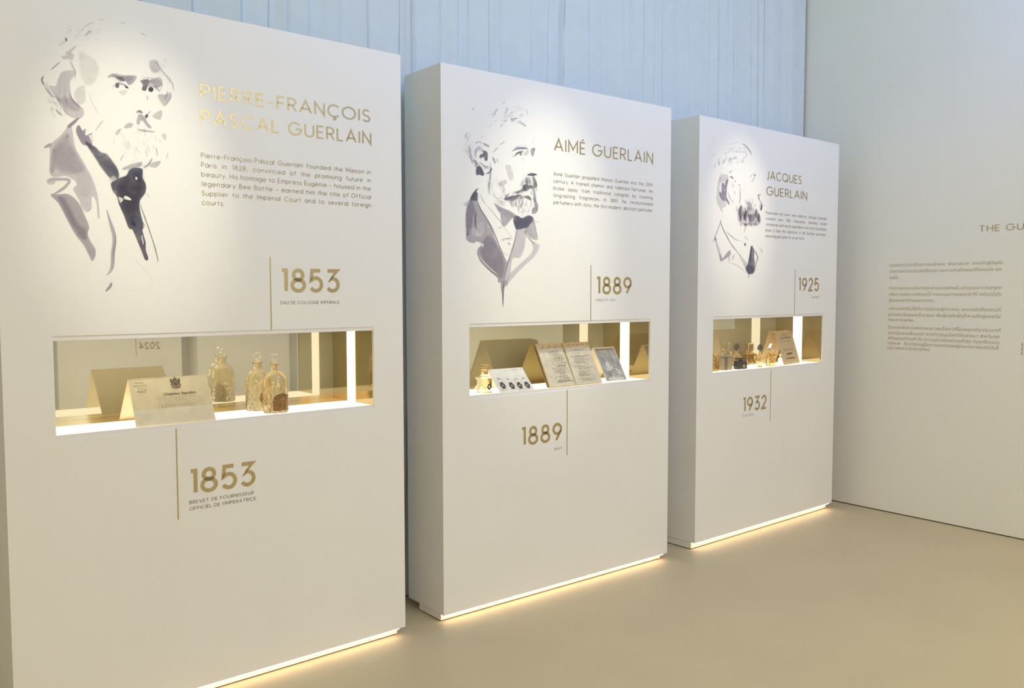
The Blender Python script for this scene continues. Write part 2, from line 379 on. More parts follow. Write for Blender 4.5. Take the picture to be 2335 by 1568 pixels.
def system_text(s, width=None, size=.03):
    """flat mesh verts/faces (x right, z up) of a line in the built-in typeface, for scripts other than Latin"""
    cu = bpy.data.curves.new('line', 'FONT'); cu.body = s; cu.size = size; cu.resolution_u = 2
    o = bpy.data.objects.new('line', cu); C.objects.link(o)
    dg = bpy.context.evaluated_depsgraph_get(); dg.update()
    me = bpy.data.meshes.new_from_object(o.evaluated_get(dg))
    V = [tuple(v.co) for v in me.vertices]; F = [tuple(p.vertices) for p in me.polygons]
    bpy.data.objects.remove(o); bpy.data.curves.remove(cu); bpy.data.meshes.remove(me)
    if not V: return [], []
    x0 = min(v[0] for v in V); x1 = max(v[0] for v in V); k = width/(x1-x0) if width else 1
    return [((v[0]-x0)*k, 0, v[1]) for v in V], F

# ------------------------------------------------------------------ the room
b = MB(); b.box(-4.2, 6.2, -8.4, .9, -.06, 0); struct('floor', b, M['floor'])
b = MB(); b.box(-4.2, 6.2, -8.4, .9, 4.8, 4.9); struct('ceiling', b, M['ceiling'])
b = MB(); b.box(-4.2, 6.2, .62, .72, 0, 4.8); struct('wall_back', b, M['wall'])
b = MB(); b.box(-4.2, 6.2, -8.3, -8.2, 0, 4.8); struct('wall_front', b, M['wall'])
b = MB(); b.box(-4.1, -4.0, -8.3, .7, 0, 4.8); struct('wall_left', b, M['wall'])
WM = Matrix.Translation((WALLX, 0, 0)) @ Matrix.Rotation(-WALLYAW, 4, 'Z')      # the right wall's own frame: -y runs towards the camera
b = MB(); b.box(0, .10, -5.3, .6, .007, 4.8); wr = struct('wall_right', b, M['wall']); wr.matrix_world = WM
b = MB(); b.box(.012, .09, -5.3, .6, 0, .0075); wb = struct('wall_gap_shade_right', b, M['dark']); wb.matrix_world = WM  # dark strip painting the shade in the gap under the wall

# curtain: gathered voile hung from a rail behind the panels
def curtain(name, x0, x1, ybase, zb, zt, seed, label, flip=1):
    rnd = random.Random(seed); folds = []; x = x0
    while x < x1:
        folds.append((x, rnd.uniform(-.018, .018), rnd.uniform(.35, 1.0), rnd.uniform(.12, .9))); x += rnd.choice((.035, .06, .08, .1, .12, .15, .19))
    nx = int((x1-x0)/.004); nz = 16; mb = MB(); vs = []
    for j in range(nz+1):
        z = zb+(zt-zb)*j/nz; fx = [f[0]+f[1]*(z-2.2)*1.4+.006*sin(z*1.7+i) for i, f in enumerate(folds)]
        k = 0
        for i in range(nx+1):
            x = x0+(x1-x0)*i/nx
            while k < len(fx)-2 and x > fx[k+1]: k += 1
            w = max(.012, fx[k+1]-fx[k]) if k+1 < len(fx) else .1
            dx = max(0, x-fx[k]); t = min(1, dx/w); f = folds[k]
            # the cloth leaves a deep narrow crease, then swells forward until it drops into the next one
            y = f[2]*.026*(.15+.85*t**1.3)-.016*f[2]*max(0, 1-dx/.012)+.003*sin(x*31+z*.8)+.0016*sin(t*4*pi)*f[3]
            vs.append((x, ybase-flip*y, z))
    fs = [(j*(nx+1)+i, j*(nx+1)+i+1, (j+1)*(nx+1)+i+1, (j+1)*(nx+1)+i) for j in range(nz) for i in range(nx)]
    mb.add(vs, fs); o = mb.build(name, M['curtain'], smooth=True, auto=0)
    o['label'] = label; o['category'] = 'curtain'
    return o
curtain('curtain', -3.9, 5.40, .413, .004, 4.70, 3, 'pale gathered fabric curtain hanging floor to ceiling behind the white exhibit panels')
curtain('curtain', -3.9, 5.9, -7.98, .004, 4.70, 5, 'pale curtain on the far side of the room, a thin strip in the mirrors', flip=-1)

# ------------------------------------------------------------------ ink-wash prints
REG = {'1a': (60, 30, 4.48), '1b': (60, 340, 4.48), '2a': (1030, 210, 6.271), '2b': (1030, 440, 5.808),
       '3a': (1620, 315, 9.223), '3b': (1615, 470, 9.221)}
TONE = {'D': (.105, .10, .15), 'K': (.065, .06, .085), 'B': (.15, .12, .12), 'M': (.29, .265, .34), 'G': (.41, .385, .44), 'L': (.60, .565, .62), 'V': (.68, .64, .67), 'W': (.80, .80, .79)}
def smooth_closed(P, k=4):
    n = len(P); Q = []
    for i in range(n):
        p0, p1, p2, p3 = P[i-1], P[i], P[(i+1) % n], P[(i+2) % n]
        for j in range(k):
            t = j/k
            Q.append(tuple(.5*(2*p1[c]+(p2[c]-p0[c])*t+(2*p0[c]-5*p1[c]+4*p2[c]-p3[c])*t*t+(3*p1[c]-p0[c]-3*p2[c]+p3[c])*t**3) for c in (0, 1)))
    return Q
def smooth_open(P, k=6):
    if len(P) < 3: return [tuple(P[0][c]+(P[1][c]-P[0][c])*t/6 for c in (0, 1)) for t in range(7)]
    E = [tuple(2*P[0][c]-P[1][c] for c in (0, 1))]+list(P)+[tuple(2*P[-1][c]-P[-2][c] for c in (0, 1))]; Q = []
    for i in range(1, len(E)-2):
        p0, p1, p2, p3 = E[i-1:i+3]
        for j in range(k):
            t = j/k
            Q.append(tuple(.5*(2*p1[c]+(p2[c]-p0[c])*t+(2*p0[c]-5*p1[c]+4*p2[c]-p3[c])*t*t+(3*p1[c]-p0[c]-3*p2[c]+p3[c])*t**3) for c in (0, 1)))
    Q.append(tuple(P[-1])); return Q
class Ink:
    def __init__(s, k): s.k = k; s.v = []; s.f = []; s.c = []; s.n = 0
    def pt(s, reg, p):
        x0, y0, sc = REG[reg]; return on_panel(s.k, x0+p[0]/sc, y0+p[1]/sc)
    def blob(s, reg, tone, alpha, feather, pts):
        P = smooth_closed(pts); n = len(P); y = -.0006-.00003*s.n; s.n += 1
        area = sum(P[i-1][0]*P[i][1]-P[i][0]*P[i-1][1] for i in range(n)); sg = 1 if area > 0 else -1
        inn, out = [], []
        for i in range(n):
            a, c = Vector(P[i-1]), Vector(P[(i+1) % n]); d = c-a
            m = Vector((d.y, -d.x)).normalized()*sg if d.length > 1e-6 else Vector((0, 0))
            q = Vector(P[i]); inn.append(q-m*feather*.5); out.append(q+m*feather*.5)
        V = [s.pt(reg, p) for p in inn]+[s.pt(reg, p) for p in out]
        base = len(s.v); s.v += [(u, y, z) for u, z in V]
        col = TONE[tone]; s.c += [(*col, alpha)]*n+[(*col, 0)]*n
        for t in geometry.tessellate_polygon([[Vector((p[0], p[1], 0)) for p in V[:n]]]): s.f.append(tuple(base+i for i in t))
        for i in range(n): j = (i+1) % n; s.f.append((base+i, base+j, base+n+j, base+n+i))
    def line(s, reg, w, tone, alpha, pts, soft=.35):
        P = smooth_open(pts); y = -.0006-.00003*s.n; s.n += 1
        tp = lambda t: min(1, .25+3*t, .25+3*(1-t))
        L1, R1, _ = ribbon(P, w*(1-soft), tp); L2, R2, _ = ribbon(P, w*(1+soft)+1, tp)
        n = len(L1); base = len(s.v); col = TONE[tone]
        for row, a in ((L2, 0), (L1, alpha), (R1, alpha), (R2, 0)):
            for p in row: u, z = s.pt(reg, p); s.v.append((u, y, z)); s.c.append((*col, a))
        for r in range(3):
            for i in range(n-1): s.f.append((base+r*n+i, base+r*n+i+1, base+(r+1)*n+i+1, base+(r+1)*n+i))
    def build(s, parent, label):
        me = bpy.data.meshes.new('portrait_print'); me.from_pydata(s.v, [], s.f); me.materials.append(M['ink'])
        at = me.attributes.new('ink', 'FLOAT_COLOR', 'POINT')
        for i, c in enumerate(s.c): at.data[i].color = c
        o = bpy.data.objects.new('portrait_print', me); C.objects.link(o); o.parent = parent; o['label'] = label
        return o
def draw(k, parent, label, data):
    ik = Ink(k)
    for d in data:
        if d[0] == 'b': ik.blob(*d[1:])
        else: ik.line(*d[1:])
    return ik.build(parent, label)
def l(reg, w, tone, alpha, *p): return ('l', reg, w, tone, alpha, list(p))
def bl(reg, tone, alpha, f, *p): return ('b', reg, tone, alpha, f, list(p))

def hairs(reg, n, tones, w, cx, cy, rx, ry, ang, ln, seed, alpha=.6, curl=.15, spread=25):
    """loose brush hairs scattered over an ellipse, combed along ang (degrees from the x axis, y down)"""
    r = random.Random(seed); out = []
    for i in range(n):
        t = r.uniform(0, 2*pi); q = sqrt(r.random()); x, y = cx+rx*q*cos(t), cy+ry*q*sin(t)
        a = radians(ang+r.uniform(-spread, spread)+(x-cx)/rx*12); L = ln*r.uniform(.5, 1.2); d = (cos(a)*L/2, sin(a)*L/2); c = r.uniform(-curl, curl)*L
        out.append(l(reg, w*r.uniform(.5, 1.3), r.choice(tones), alpha*r.uniform(.6, 1.1), (x-d[0], y-d[1]), (x-d[1]/L*c*2, y+d[0]/L*c*2), (x+d[0], y+d[1])))
    return out
P1 = [
 bl('1a','L',.62,10,(370,600),(480,585),(492,640),(450,690),(450,790),(470,870),(540,940),(585,985),(580,1050),(530,1075),(440,1040),(370,960),(310,870),(240,770),(235,740),(300,740),(330,660)),
 bl('1a','M',.28,30,(330,880),(440,870),(540,970),(500,1000),(400,960)),
 bl('1a','V',.30,30,(545,390),(640,440),(700,480),(740,580),(700,700),(640,740),(580,700),(545,560)),
 bl('1a','V',.45,16,(495,800),(560,740),(600,760),(600,900),(540,930),(500,880)),
 bl('1a','L',.5,14,(355,440),(410,430),(400,405),(450,370),(498,335),(495,360),(460,400),(485,430),(470,480),(430,470),(380,470)),
 bl('1a','M',.6,16,(835,655),(880,620),(960,635),(1120,640),(1100,700),(1050,735),(1010,690),(930,665),(870,650)),
 bl('1a','D',.65,10,(910,650),(970,650),(1005,690),(960,692)),
 bl('1a','D',.75,6,(908,740),(918,718),(940,716),(950,740),(938,762),(915,760)),
 bl('1a','D',.85,4,(1008,735),(1025,745),(1047,768),(1015,764)),
 bl('1a','G',.22,14,(945,795),(1035,790),(990,840)),
 bl('1a','D',.78,8,(1165,690),(1215,680),(1255,690),(1240,735),(1220,790),(1180,780),(1190,730)),
 bl('1a','M',.55,10,(1255,690),(1330,665),(1385,700),(1375,745),(1330,760),(1280,725),(1240,735)),
 bl('1a','K',.95,5,(1246,780),(1258,756),(1280,754),(1298,776),(1286,800),(1260,800)),
 bl('1a','G',.4,20,(1260,490),(1330,480),(1350,520),(1370,580),(1310,610),(1265,570)),
 bl('1a','G',.5,16,(1345,835),(1420,830),(1470,810),(1475,870),(1420,945),(1380,920)),
 bl('1a','G',.4,14,(1285,1050),(1380,990),(1370,1085)),
 bl('1a','D',.85,4,(1210,1050),(1235,1030),(1245,1050),(1225,1072)),
 bl('1a','M',.5,10,(1150,1030),(1210,1060),(1235,1110),(1280,1170),(1240,1165),(1190,1100),(1165,1105),(1150,1140),(1125,1115)),
 bl('1a','G',.5,10,(1000,1160),(1040,1120),(1090,1130),(1070,1165),(1010,1175)),
 bl('1a','M',.55,6,(1140,1185),(1200,1188),(1308,1208),(1290,1216),(1190,1207)),
 bl('1a','G',.42,12,(905,1225),(945,1185),(968,1188),(930,1245)),
 bl('1a','G',.3,14,(1380,1240),(1430,1235),(1420,1300)),
 bl('1a','G',.35,12,(705,1200),(750,1120),(785,1095),(760,1140)),
 bl('1b','G',.6,14,(985,190),(1100,145),(1180,130),(1170,170),(1090,195),(1000,210)),
 bl('1b','G',.5,14,(1260,150),(1370,120),(1330,185),(1270,180)),
 bl('1b','L',.82,8,(440,-240),(350,-140),(250,-50),(245,60),(240,240),(300,280),(400,270),(490,310),(520,360),(480,400),(500,450),(540,520),(580,600),(620,635),(665,600),(665,500),(690,480),(720,560),(730,690),(748,690),(740,560),(720,440),(690,340),(640,230),(570,110),(500,-20),(470,-190)),
 bl('1b','M',.35,50,(290,-20),(420,-150),(450,-60),(540,100),(600,220),(480,250),(320,200)),
 bl('1b','G',.5,30,(255,60),(290,0),(300,120),(280,230),(250,220)),
 bl('1b','V',.5,30,(540,240),(620,250),(650,330),(640,470),(560,460),(520,380)),
 bl('1a','M',.9,5,(540,1070),(490,1130),(440,1170),(420,1150),(500,1085)),
 bl('1a','G',.85,5,(180,1375),(205,1345),(250,1326),(250,1355),(210,1372)),
 bl('1b','G',.85,8,(250,465),(330,460),(430,460),(520,530),(580,640),(640,790),(625,850),(650,930),(700,1010),(705,1080),(672,1140),(640,1080),(590,980),(490,850),(410,700),(330,550)),
 bl('1b','M',.6,40,(330,500),(380,500),(450,620),(520,760),(600,830),(600,920),(540,880),(460,760),(390,620)),
 l('1b',26,'G',.75,(215,335),(250,312),(380,305),(440,320),(400,380),(330,430),(255,468)),
 bl('1b','L',.6,14,(212,310),(290,285),(292,345),(230,358)),
 l('1b',4,'M',.6,(545,545),(575,610),(615,635),(650,615),(668,580)),
 bl('1a','M',.98,5,(515,1160),(540,1145),(575,1200),(605,1180),(600,1240),(640,1260),(660,1310),(668,1360),(640,1345),(600,1345),(570,1330),(530,1260),(510,1210)),
 bl('1b','D',.88,16,(600,-80),(640,-10),(700,80),(770,190),(860,300),(900,330),(945,290),(930,200),(870,110),(820,50),(760,30),(700,-25),(670,-40)),
 bl('1b','W',.55,14,(850,300),(890,275),(920,310),(880,345),(855,340)),
 bl('1b','D',1.0,6,(1060,205),(1110,190),(1185,205),(1185,290),(1220,360),(1215,440),(1165,510),(1155,540),(1155,590),(1180,720),(1195,800),(1185,830),(1215,940),(1220,1030),(1245,1115),(1215,1128),(1170,1020),(1120,900),(1085,820),(1045,800),(1000,680),(950,570),(925,480),(885,430),(865,350),(910,320),(960,290),(1020,270),(1040,230)),
 bl('1b','K',.55,60,(1000,300),(1160,240),(1190,400),(1140,520),(1120,700),(1090,780),(1010,640),(960,500),(930,400)),
 bl('1b','W',1,4,(1115,280),(1136,302),(1115,312)), bl('1b','W',1,4,(1000,480),(1030,482),(1068,508),(1062,522),(1000,508)),
 bl('1b','W',.9,4,(940,488),(990,510),(962,548),(948,525)), bl('1b','W',1,3,(1172,888),(1184,890),(1197,960),(1190,972)),
 l('1b',6,'B',.95,(1155,540),(1190,640),(1240,780),(1300,960),(1340,1110),(1342,1158)),
 l('1b',6,'D',.9,(1170,690),(1185,740),(1210,792)), l('1b',4,'G',.6,(1220,445),(1245,470),(1268,492)),
 l('1b',34,'G',.8,(822,620),(850,720),(885,830),(900,930),(885,1060),(880,1180),(860,1240),(822,1285)),
 l('1b',10,'M',.5,(905,850),(910,930),(895,1040),(888,1170)),
 l('1b',24,'M',.8,(870,1360),(855,1400),(808,1452)),
 l('1b',2,'V',.6,(985,1040),(1150,1170),(1260,1280),(1305,1370)), l('1b',2,'V',.6,(975,1445),(1150,1430),(1290,1408)),
 l('1a',4,'G',.6,(735,72),(770,66),(800,72)), l('1a',4,'G',.6,(955,95),(985,98),(1005,108)), l('1a',5,'G',.7,(590,150),(640,110),(690,92)),
 l('1a',4,'G',.6,(430,182),(465,178)), l('1a',4,'G',.7,(1165,195),(1195,215),(1225,238)), l('1a',10,'G',.7,(595,240),(630,200),(660,180)), l('1a',6,'G',.6,(640,215),(665,185)),
 l('1a',12,'D',.9,(398,250),(408,270),(402,290)), l('1a',5,'G',.7,(330,330),(370,305),(405,293)), l('1a',8,'M',.9,(245,582),(300,535),(345,498)),
 l('1a',10,'D',.9,(180,642),(160,668),(162,700),(190,745)), l('1a',9,'M',.9,(185,740),(215,790),(260,840),(300,860)), l('1a',5,'M',.7,(200,700),(225,775),(265,835)),
 l('1a',8,'M',.8,(300,855),(330,880),(345,910)), l('1a',5,'G',.8,(300,865),(360,960),(440,1040),(530,1078)),
 l('1a',8,'G',.9,(445,480),(475,545),(500,600),(500,665)), l('1a',8,'M',.95,(445,810),(460,865),(510,925),(562,968)), l('1a',8,'M',.9,(300,975),(325,1010),(372,1045)),
 l('1a',4,'V',.8,(635,800),(670,900),(710,975),(745,1025)), l('1a',6,'M',.95,(1330,500),(1375,575),(1440,650),(1490,720),(1508,800)),
 l('1a',7,'M',.9,(1440,790),(1430,840),(1405,887)), l('1a',6,'G',.8,(1475,800),(1475,860),(1440,905),(1415,940)),
 l('1a',8,'D',.8,(900,738),(935,715),(985,725),(1020,745),(1045,768)), l('1a',5,'M',.6,(830,650),(880,620),(940,625),(1010,640)),
 l('1a',4,'G',.6,(870,760),(890,740),(920,710),(990,690)), l('1a',6,'D',.85,(1215,765),(1250,740),(1300,748),(1340,775),(1365,802)),
 l('1a',6,'D',.8,(1320,660),(1365,668),(1388,700)), l('1a',4,'M',.7,(1388,700),(1378,760),(1350,800)), l('1a',4,'M',.5,(1170,650),(1230,660),(1330,655)),
 l('1a',6,'M',.8,(1230,840),(1242,886)), l('1a',16,'D',.85,(1122,1012),(1155,1000),(1188,1020)), l('1a',6,'M',.8,(1232,1032),(1270,998)),
 l('1a',5,'M',.8,(955,1510),(975,1470),(995,1445)), l('1a',5,'M',.7,(1320,1365),(1332,1410),(1338,1462)), l('1a',5,'M',.7,(1445,1420),(1440,1450),(1425,1487)),
 l('1a',7,'D',.8,(612,1252),(650,1238),(674,1222)), l('1a',4,'M',.7,(668,1225),(668,1300),(668,1362)), l('1b',10,'D',.9,(1195,190),(1240,160),(1285,95)),
 l('1a',4,'G',.5,(890,1345),(892,1300),(905,1260)), l('1a',4,'G',.5,(1190,1290),(1200,1320),(1210,1340)), l('1a',4,'G',.5,(1120,1410),(1130,1360)),
]
P2 = [
 bl('2a','D',.75,8,(450,830),(500,850),(515,890),(508,975),(470,975),(460,930),(400,945),(410,890),(445,880)),
 bl('2a','L',.6,10,(340,830),(390,770),(450,820),(440,860),(395,830),(350,880),(345,930)),
 bl('2a','D',.8,8,(370,1060),(410,1070),(450,1130),(465,1180),(440,1195),(400,1180),(355,1185),(345,1120)),
 bl('2a','L',.6,10,(450,1065),(520,1055),(520,1090),(470,1095)),
 bl('2a','M',.6,8,(580,930),(610,950),(630,1020),(605,1005)),
 bl('2a','M',.8,6,(860,850),(900,810),(960,788),(1040,788),(1088,800),(1060,815),(980,815),(920,820)),
 bl('2a','L',.6,14,(1030,880),(1090,815),(1098,870),(1060,905)), bl('2a','M',.7,6,(970,885),(985,865),(1005,880),(995,905),(975,905)),
 bl('2a','M',.65,8,(1130,820),(1155,800),(1192,800),(1180,870),(1155,920),(1130,870)),
 bl('2a','D',.85,8,(1075,1180),(1140,1155),(1218,1175),(1180,1195),(1110,1195)),
 bl('2a','V',.5,16,(770,1050),(840,1050),(870,1140),(880,1230),(830,1260),(800,1180)),
 bl('2a','L',.6,14,(660,1310),(760,1250),(790,1290),(750,1330),(760,1400),(720,1440),(740,1350)),
 bl('2a','D',.65,12,(1155,1200),(1190,1240),(1222,1320),(1195,1370),(1140,1370),(1080,1400),(1000,1430),(930,1455),(915,1425),(990,1390),(1030,1340),(1070,1310),(1100,1340),(1130,1320),(1150,1350),(1165,1300)),
 bl('2a','D',.65,12,(750,1530),(790,1500),(880,1480),(960,1460),(990,1480),(900,1510),(850,1530),(790,1550)),
 bl('2a','D',.65,10,(1030,1490),(1100,1480),(1140,1540),(1090,1530)), bl('2a','M',.55,10,(1160,1380),(1200,1460),(1205,1560),(1170,1560),(1165,1460)),
 bl('2a','L',.5,12,(1040,1230),(1130,1210),(1150,1300),(1080,1300)),
 bl('2b','M',.6,10,(700,70),(790,40),(880,45),(860,80),(790,75),(720,90)),
 bl('2b','L',.5,16,(760,90),(830,70),(840,160),(800,180)),
 bl('2b','M',.62,10,(560,130),(640,180),(720,215),(830,280),(860,300),(800,330),(700,290),(620,240),(590,190)),
 bl('2b','M',.6,10,(1080,60),(1130,120),(1142,200),(1110,265),(1060,270),(1070,200),(1100,180)),
 bl('2b','G',.92,6,(290,-5),(340,0),(335,110),(380,210),(450,320),(530,460),(560,570),(640,740),(720,900),(730,925),(710,1000),(690,1160),(660,1190),(610,1170),(605,1120),(480,1000),(360,850),(335,790),(350,730),(400,690),(390,660),(330,640),(290,660),(220,640),(190,590),(195,480),(185,340),(200,200),(230,100)),
 bl('2b','D',.7,24,(290,-5),(340,0),(332,95),(260,95),(250,60)),
 bl('2b','M',.7,40,(200,200),(260,110),(300,240),(270,330),(240,470),(210,560),(192,480)),
 bl('2b','M',.55,40,(380,720),(480,560),(560,640),(650,800),(690,940),(660,1130),(560,1050),(420,880)),
 bl('2b','L',.75,40,(250,500),(300,430),(420,350),(440,440),(410,560),(340,590),(270,570)),
 l('2b',18,'D',.6,(320,240),(310,350),(322,490)), l('2b',12,'M',.7,(265,300),(262,400),(240,480)),
 l('2b',10,'W',.95,(362,848),(450,940),(545,1030),(610,1078)), bl('2b','W',.9,4,(465,428),(482,432),(492,460),(478,455)), bl('2b','W',.7,8,(310,550),(345,520),(350,545),(330,570)),
 bl('2b','W',.9,6,(398,670),(420,672),(415,712),(395,712)),
 l('2b',9,'D',.8,(348,840),(400,920),(480,1005),(605,1105)), l('2b',10,'D',.85,(335,60),(345,120),(380,210),(450,320),(530,460),(640,720),(725,925)),
 bl('2b','L',.6,14,(155,145),(230,95),(225,150),(180,168)),
 bl('2b','G',.85,10,(650,240),(730,220),(820,270),(840,300),(780,350),(700,442),(660,400),(650,320)),
 bl('2b','D',.95,14,(820,330),(870,300),(930,330),(1010,295),(1060,310),(1080,350),(1040,410),(1000,460),(930,480),(870,500),(840,450),(820,390)),
 bl('2b','L',.85,12,(850,500),(900,480),(990,470),(980,600),(950,760),(900,850),(820,850),(790,920),(770,1080),(730,1190),(690,1240),(690,1160),(730,930),(780,820),(830,660)),
 l('2b',14,'M',.7,(860,500),(830,640),(770,840),(720,1000),(690,1165)),
 bl('2b','G',.6,20,(1040,420),(1080,350),(1135,600),(1080,610),(1010,560),(960,500)),
 bl('2b','L',.62,20,(1060,640),(1150,680),(1152,730),(1090,840),(970,950),(860,1060),(770,1160),(720,1230),(770,1070),(900,940),(1000,850),(1080,740)),
 bl('2b','G',.85,8,(655,1190),(730,1160),(700,1250),(690,1330),(680,1490),(672,1490),(668,1340),(655,1300)),
 l('2b',9,'D',.85,(690,1160),(675,1300),(677,1492)),
 l('2b',7,'M',.9,(1080,350),(1110,480),(1135,605)), l('2b',4,'G',.8,(1080,355),(1160,402)), l('2b',16,'M',.5,(960,520),(1040,620),(1090,670)),
 l('2b',5,'M',.8,(375,0),(410,90),(455,162)), l('2b',5,'G',.9,(460,160),(550,260),(690,442)), l('2b',3,'G',.8,(690,445),(740,520),(802,590)),
 l('2b',5,'B',.95,(655,612),(735,600),(802,585)), l('2b',5,'B',.8,(660,615),(697,632)), l('2b',9,'B',.95,(740,655),(772,684)), l('2b',6,'G',.9,(610,470),(640,450),(667,457)),
 l('2b',4,'G',.7,(660,780),(720,810),(760,825)), l('2b',4,'G',.7,(700,610),(800,612)),
 l('2b',6,'M',.8,(860,60),(850,120),(862,205)), l('2b',6,'M',.8,(960,60),(920,150),(910,200)), l('2b',5,'M',.8,(990,90),(985,180)), l('2b',5,'G',.8,(1030,200),(1000,275)), l('2b',6,'M',.7,(840,70),(790,130),(800,182)), l('2b',5,'G',.7,(860,200),(900,250),(930,240)), l('2b',5,'M',.7,(1040,60),(1050,130),(1030,190)),
 l('2a',5,'D',.9,(290,257),(322,213)), l('2a',6,'D',.9,(595,345),(625,285),(645,225)), l('2a',9,'G',.8,(750,320),(785,270),(790,205)), l('2a',4,'G',.6,(580,270),(600,330)),
 l('2a',9,'D',.9,(880,378),(905,380),(930,366)), l('2a',8,'G',.6,(710,150),(740,156),(765,140)), bl('2a','G',.6,14,(840,370),(885,375),(890,410),(855,420)),
 l('2a',24,'G',.6,(975,432),(1020,455),(1065,487)), l('2a',24,'L',.6,(695,502),(720,450)), l('2a',6,'M',.9,(188,650),(205,605),(230,580)), l('2a',5,'G',.7,(215,720),(240,650),(272,605)),
 l('2a',9,'L',.6,(535,505),(570,450)), l('2a',14,'L',.5,(1060,230),(1075,280),(1090,335)), l('2a',9,'L',.7,(405,660),(442,625)), l('2a',9,'L',.7,(800,350),(832,325)), l('2a',9,'L',.5,(945,420),(1000,400)),
 l('2a',9,'M',.8,(250,740),(250,800),(270,890),(310,950)), l('2a',16,'M',.65,(248,900),(280,960),(302,1025)), l('2a',24,'M',.75,(300,960),(340,1010),(352,1085)),
 l('2a',6,'D',.9,(330,960),(360,1010),(400,1060),(452,1122)), l('2a',9,'G',.9,(340,750),(345,720),(385,710),(440,725)), l('2a',22,'M',.75,(440,730),(490,755),(540,778)),
 l('2a',10,'G',.7,(350,940),(333,880),(345,820),(390,775)), l('2a',12,'G',.8,(395,990),(430,1030),(480,1060),(522,1065)),
 l('2a',20,'D',.75,(562,1070),(560,1110),(530,1150),(485,1165)), l('2a',24,'M',.5,(545,1000),(550,1200),(528,1340),(540,1475)), l('2a',10,'G',.6,(580,1450),(620,1490),(650,1520)),
 l('2a',10,'M',.7,(642,950),(662,1002)), l('2a',6,'D',.85,(585,870),(620,825),(657,793)), l('2a',9,'M',.7,(675,752),(710,735),(757,698)), l('2a',20,'D',.85,(895,910),(940,868),(1000,852),(1020,850)),
 l('2a',7,'G',.8,(860,915),(912,905)), l('2a',10,'L',.8,(1000,967),(1027,930)), l('2a',5,'M',.6,(960,785),(950,770)), l('2a',5,'M',.6,(1050,780),(1050,750)), l('2a',5,'M',.6,(1000,780),(985,762)), l('2a',4,'L',.8,(1160,660),(1165,740)),
 l('2a',9,'G',.7,(690,1485),(720,1485)), l('2a',14,'G',.5,(1000,1240),(1000,1290),(970,1340)), l('2a',22,'D',.85,(262,1565),(320,1440),(372,1372)), l('2a',10,'L',.6,(385,1290),(410,1265)),
]
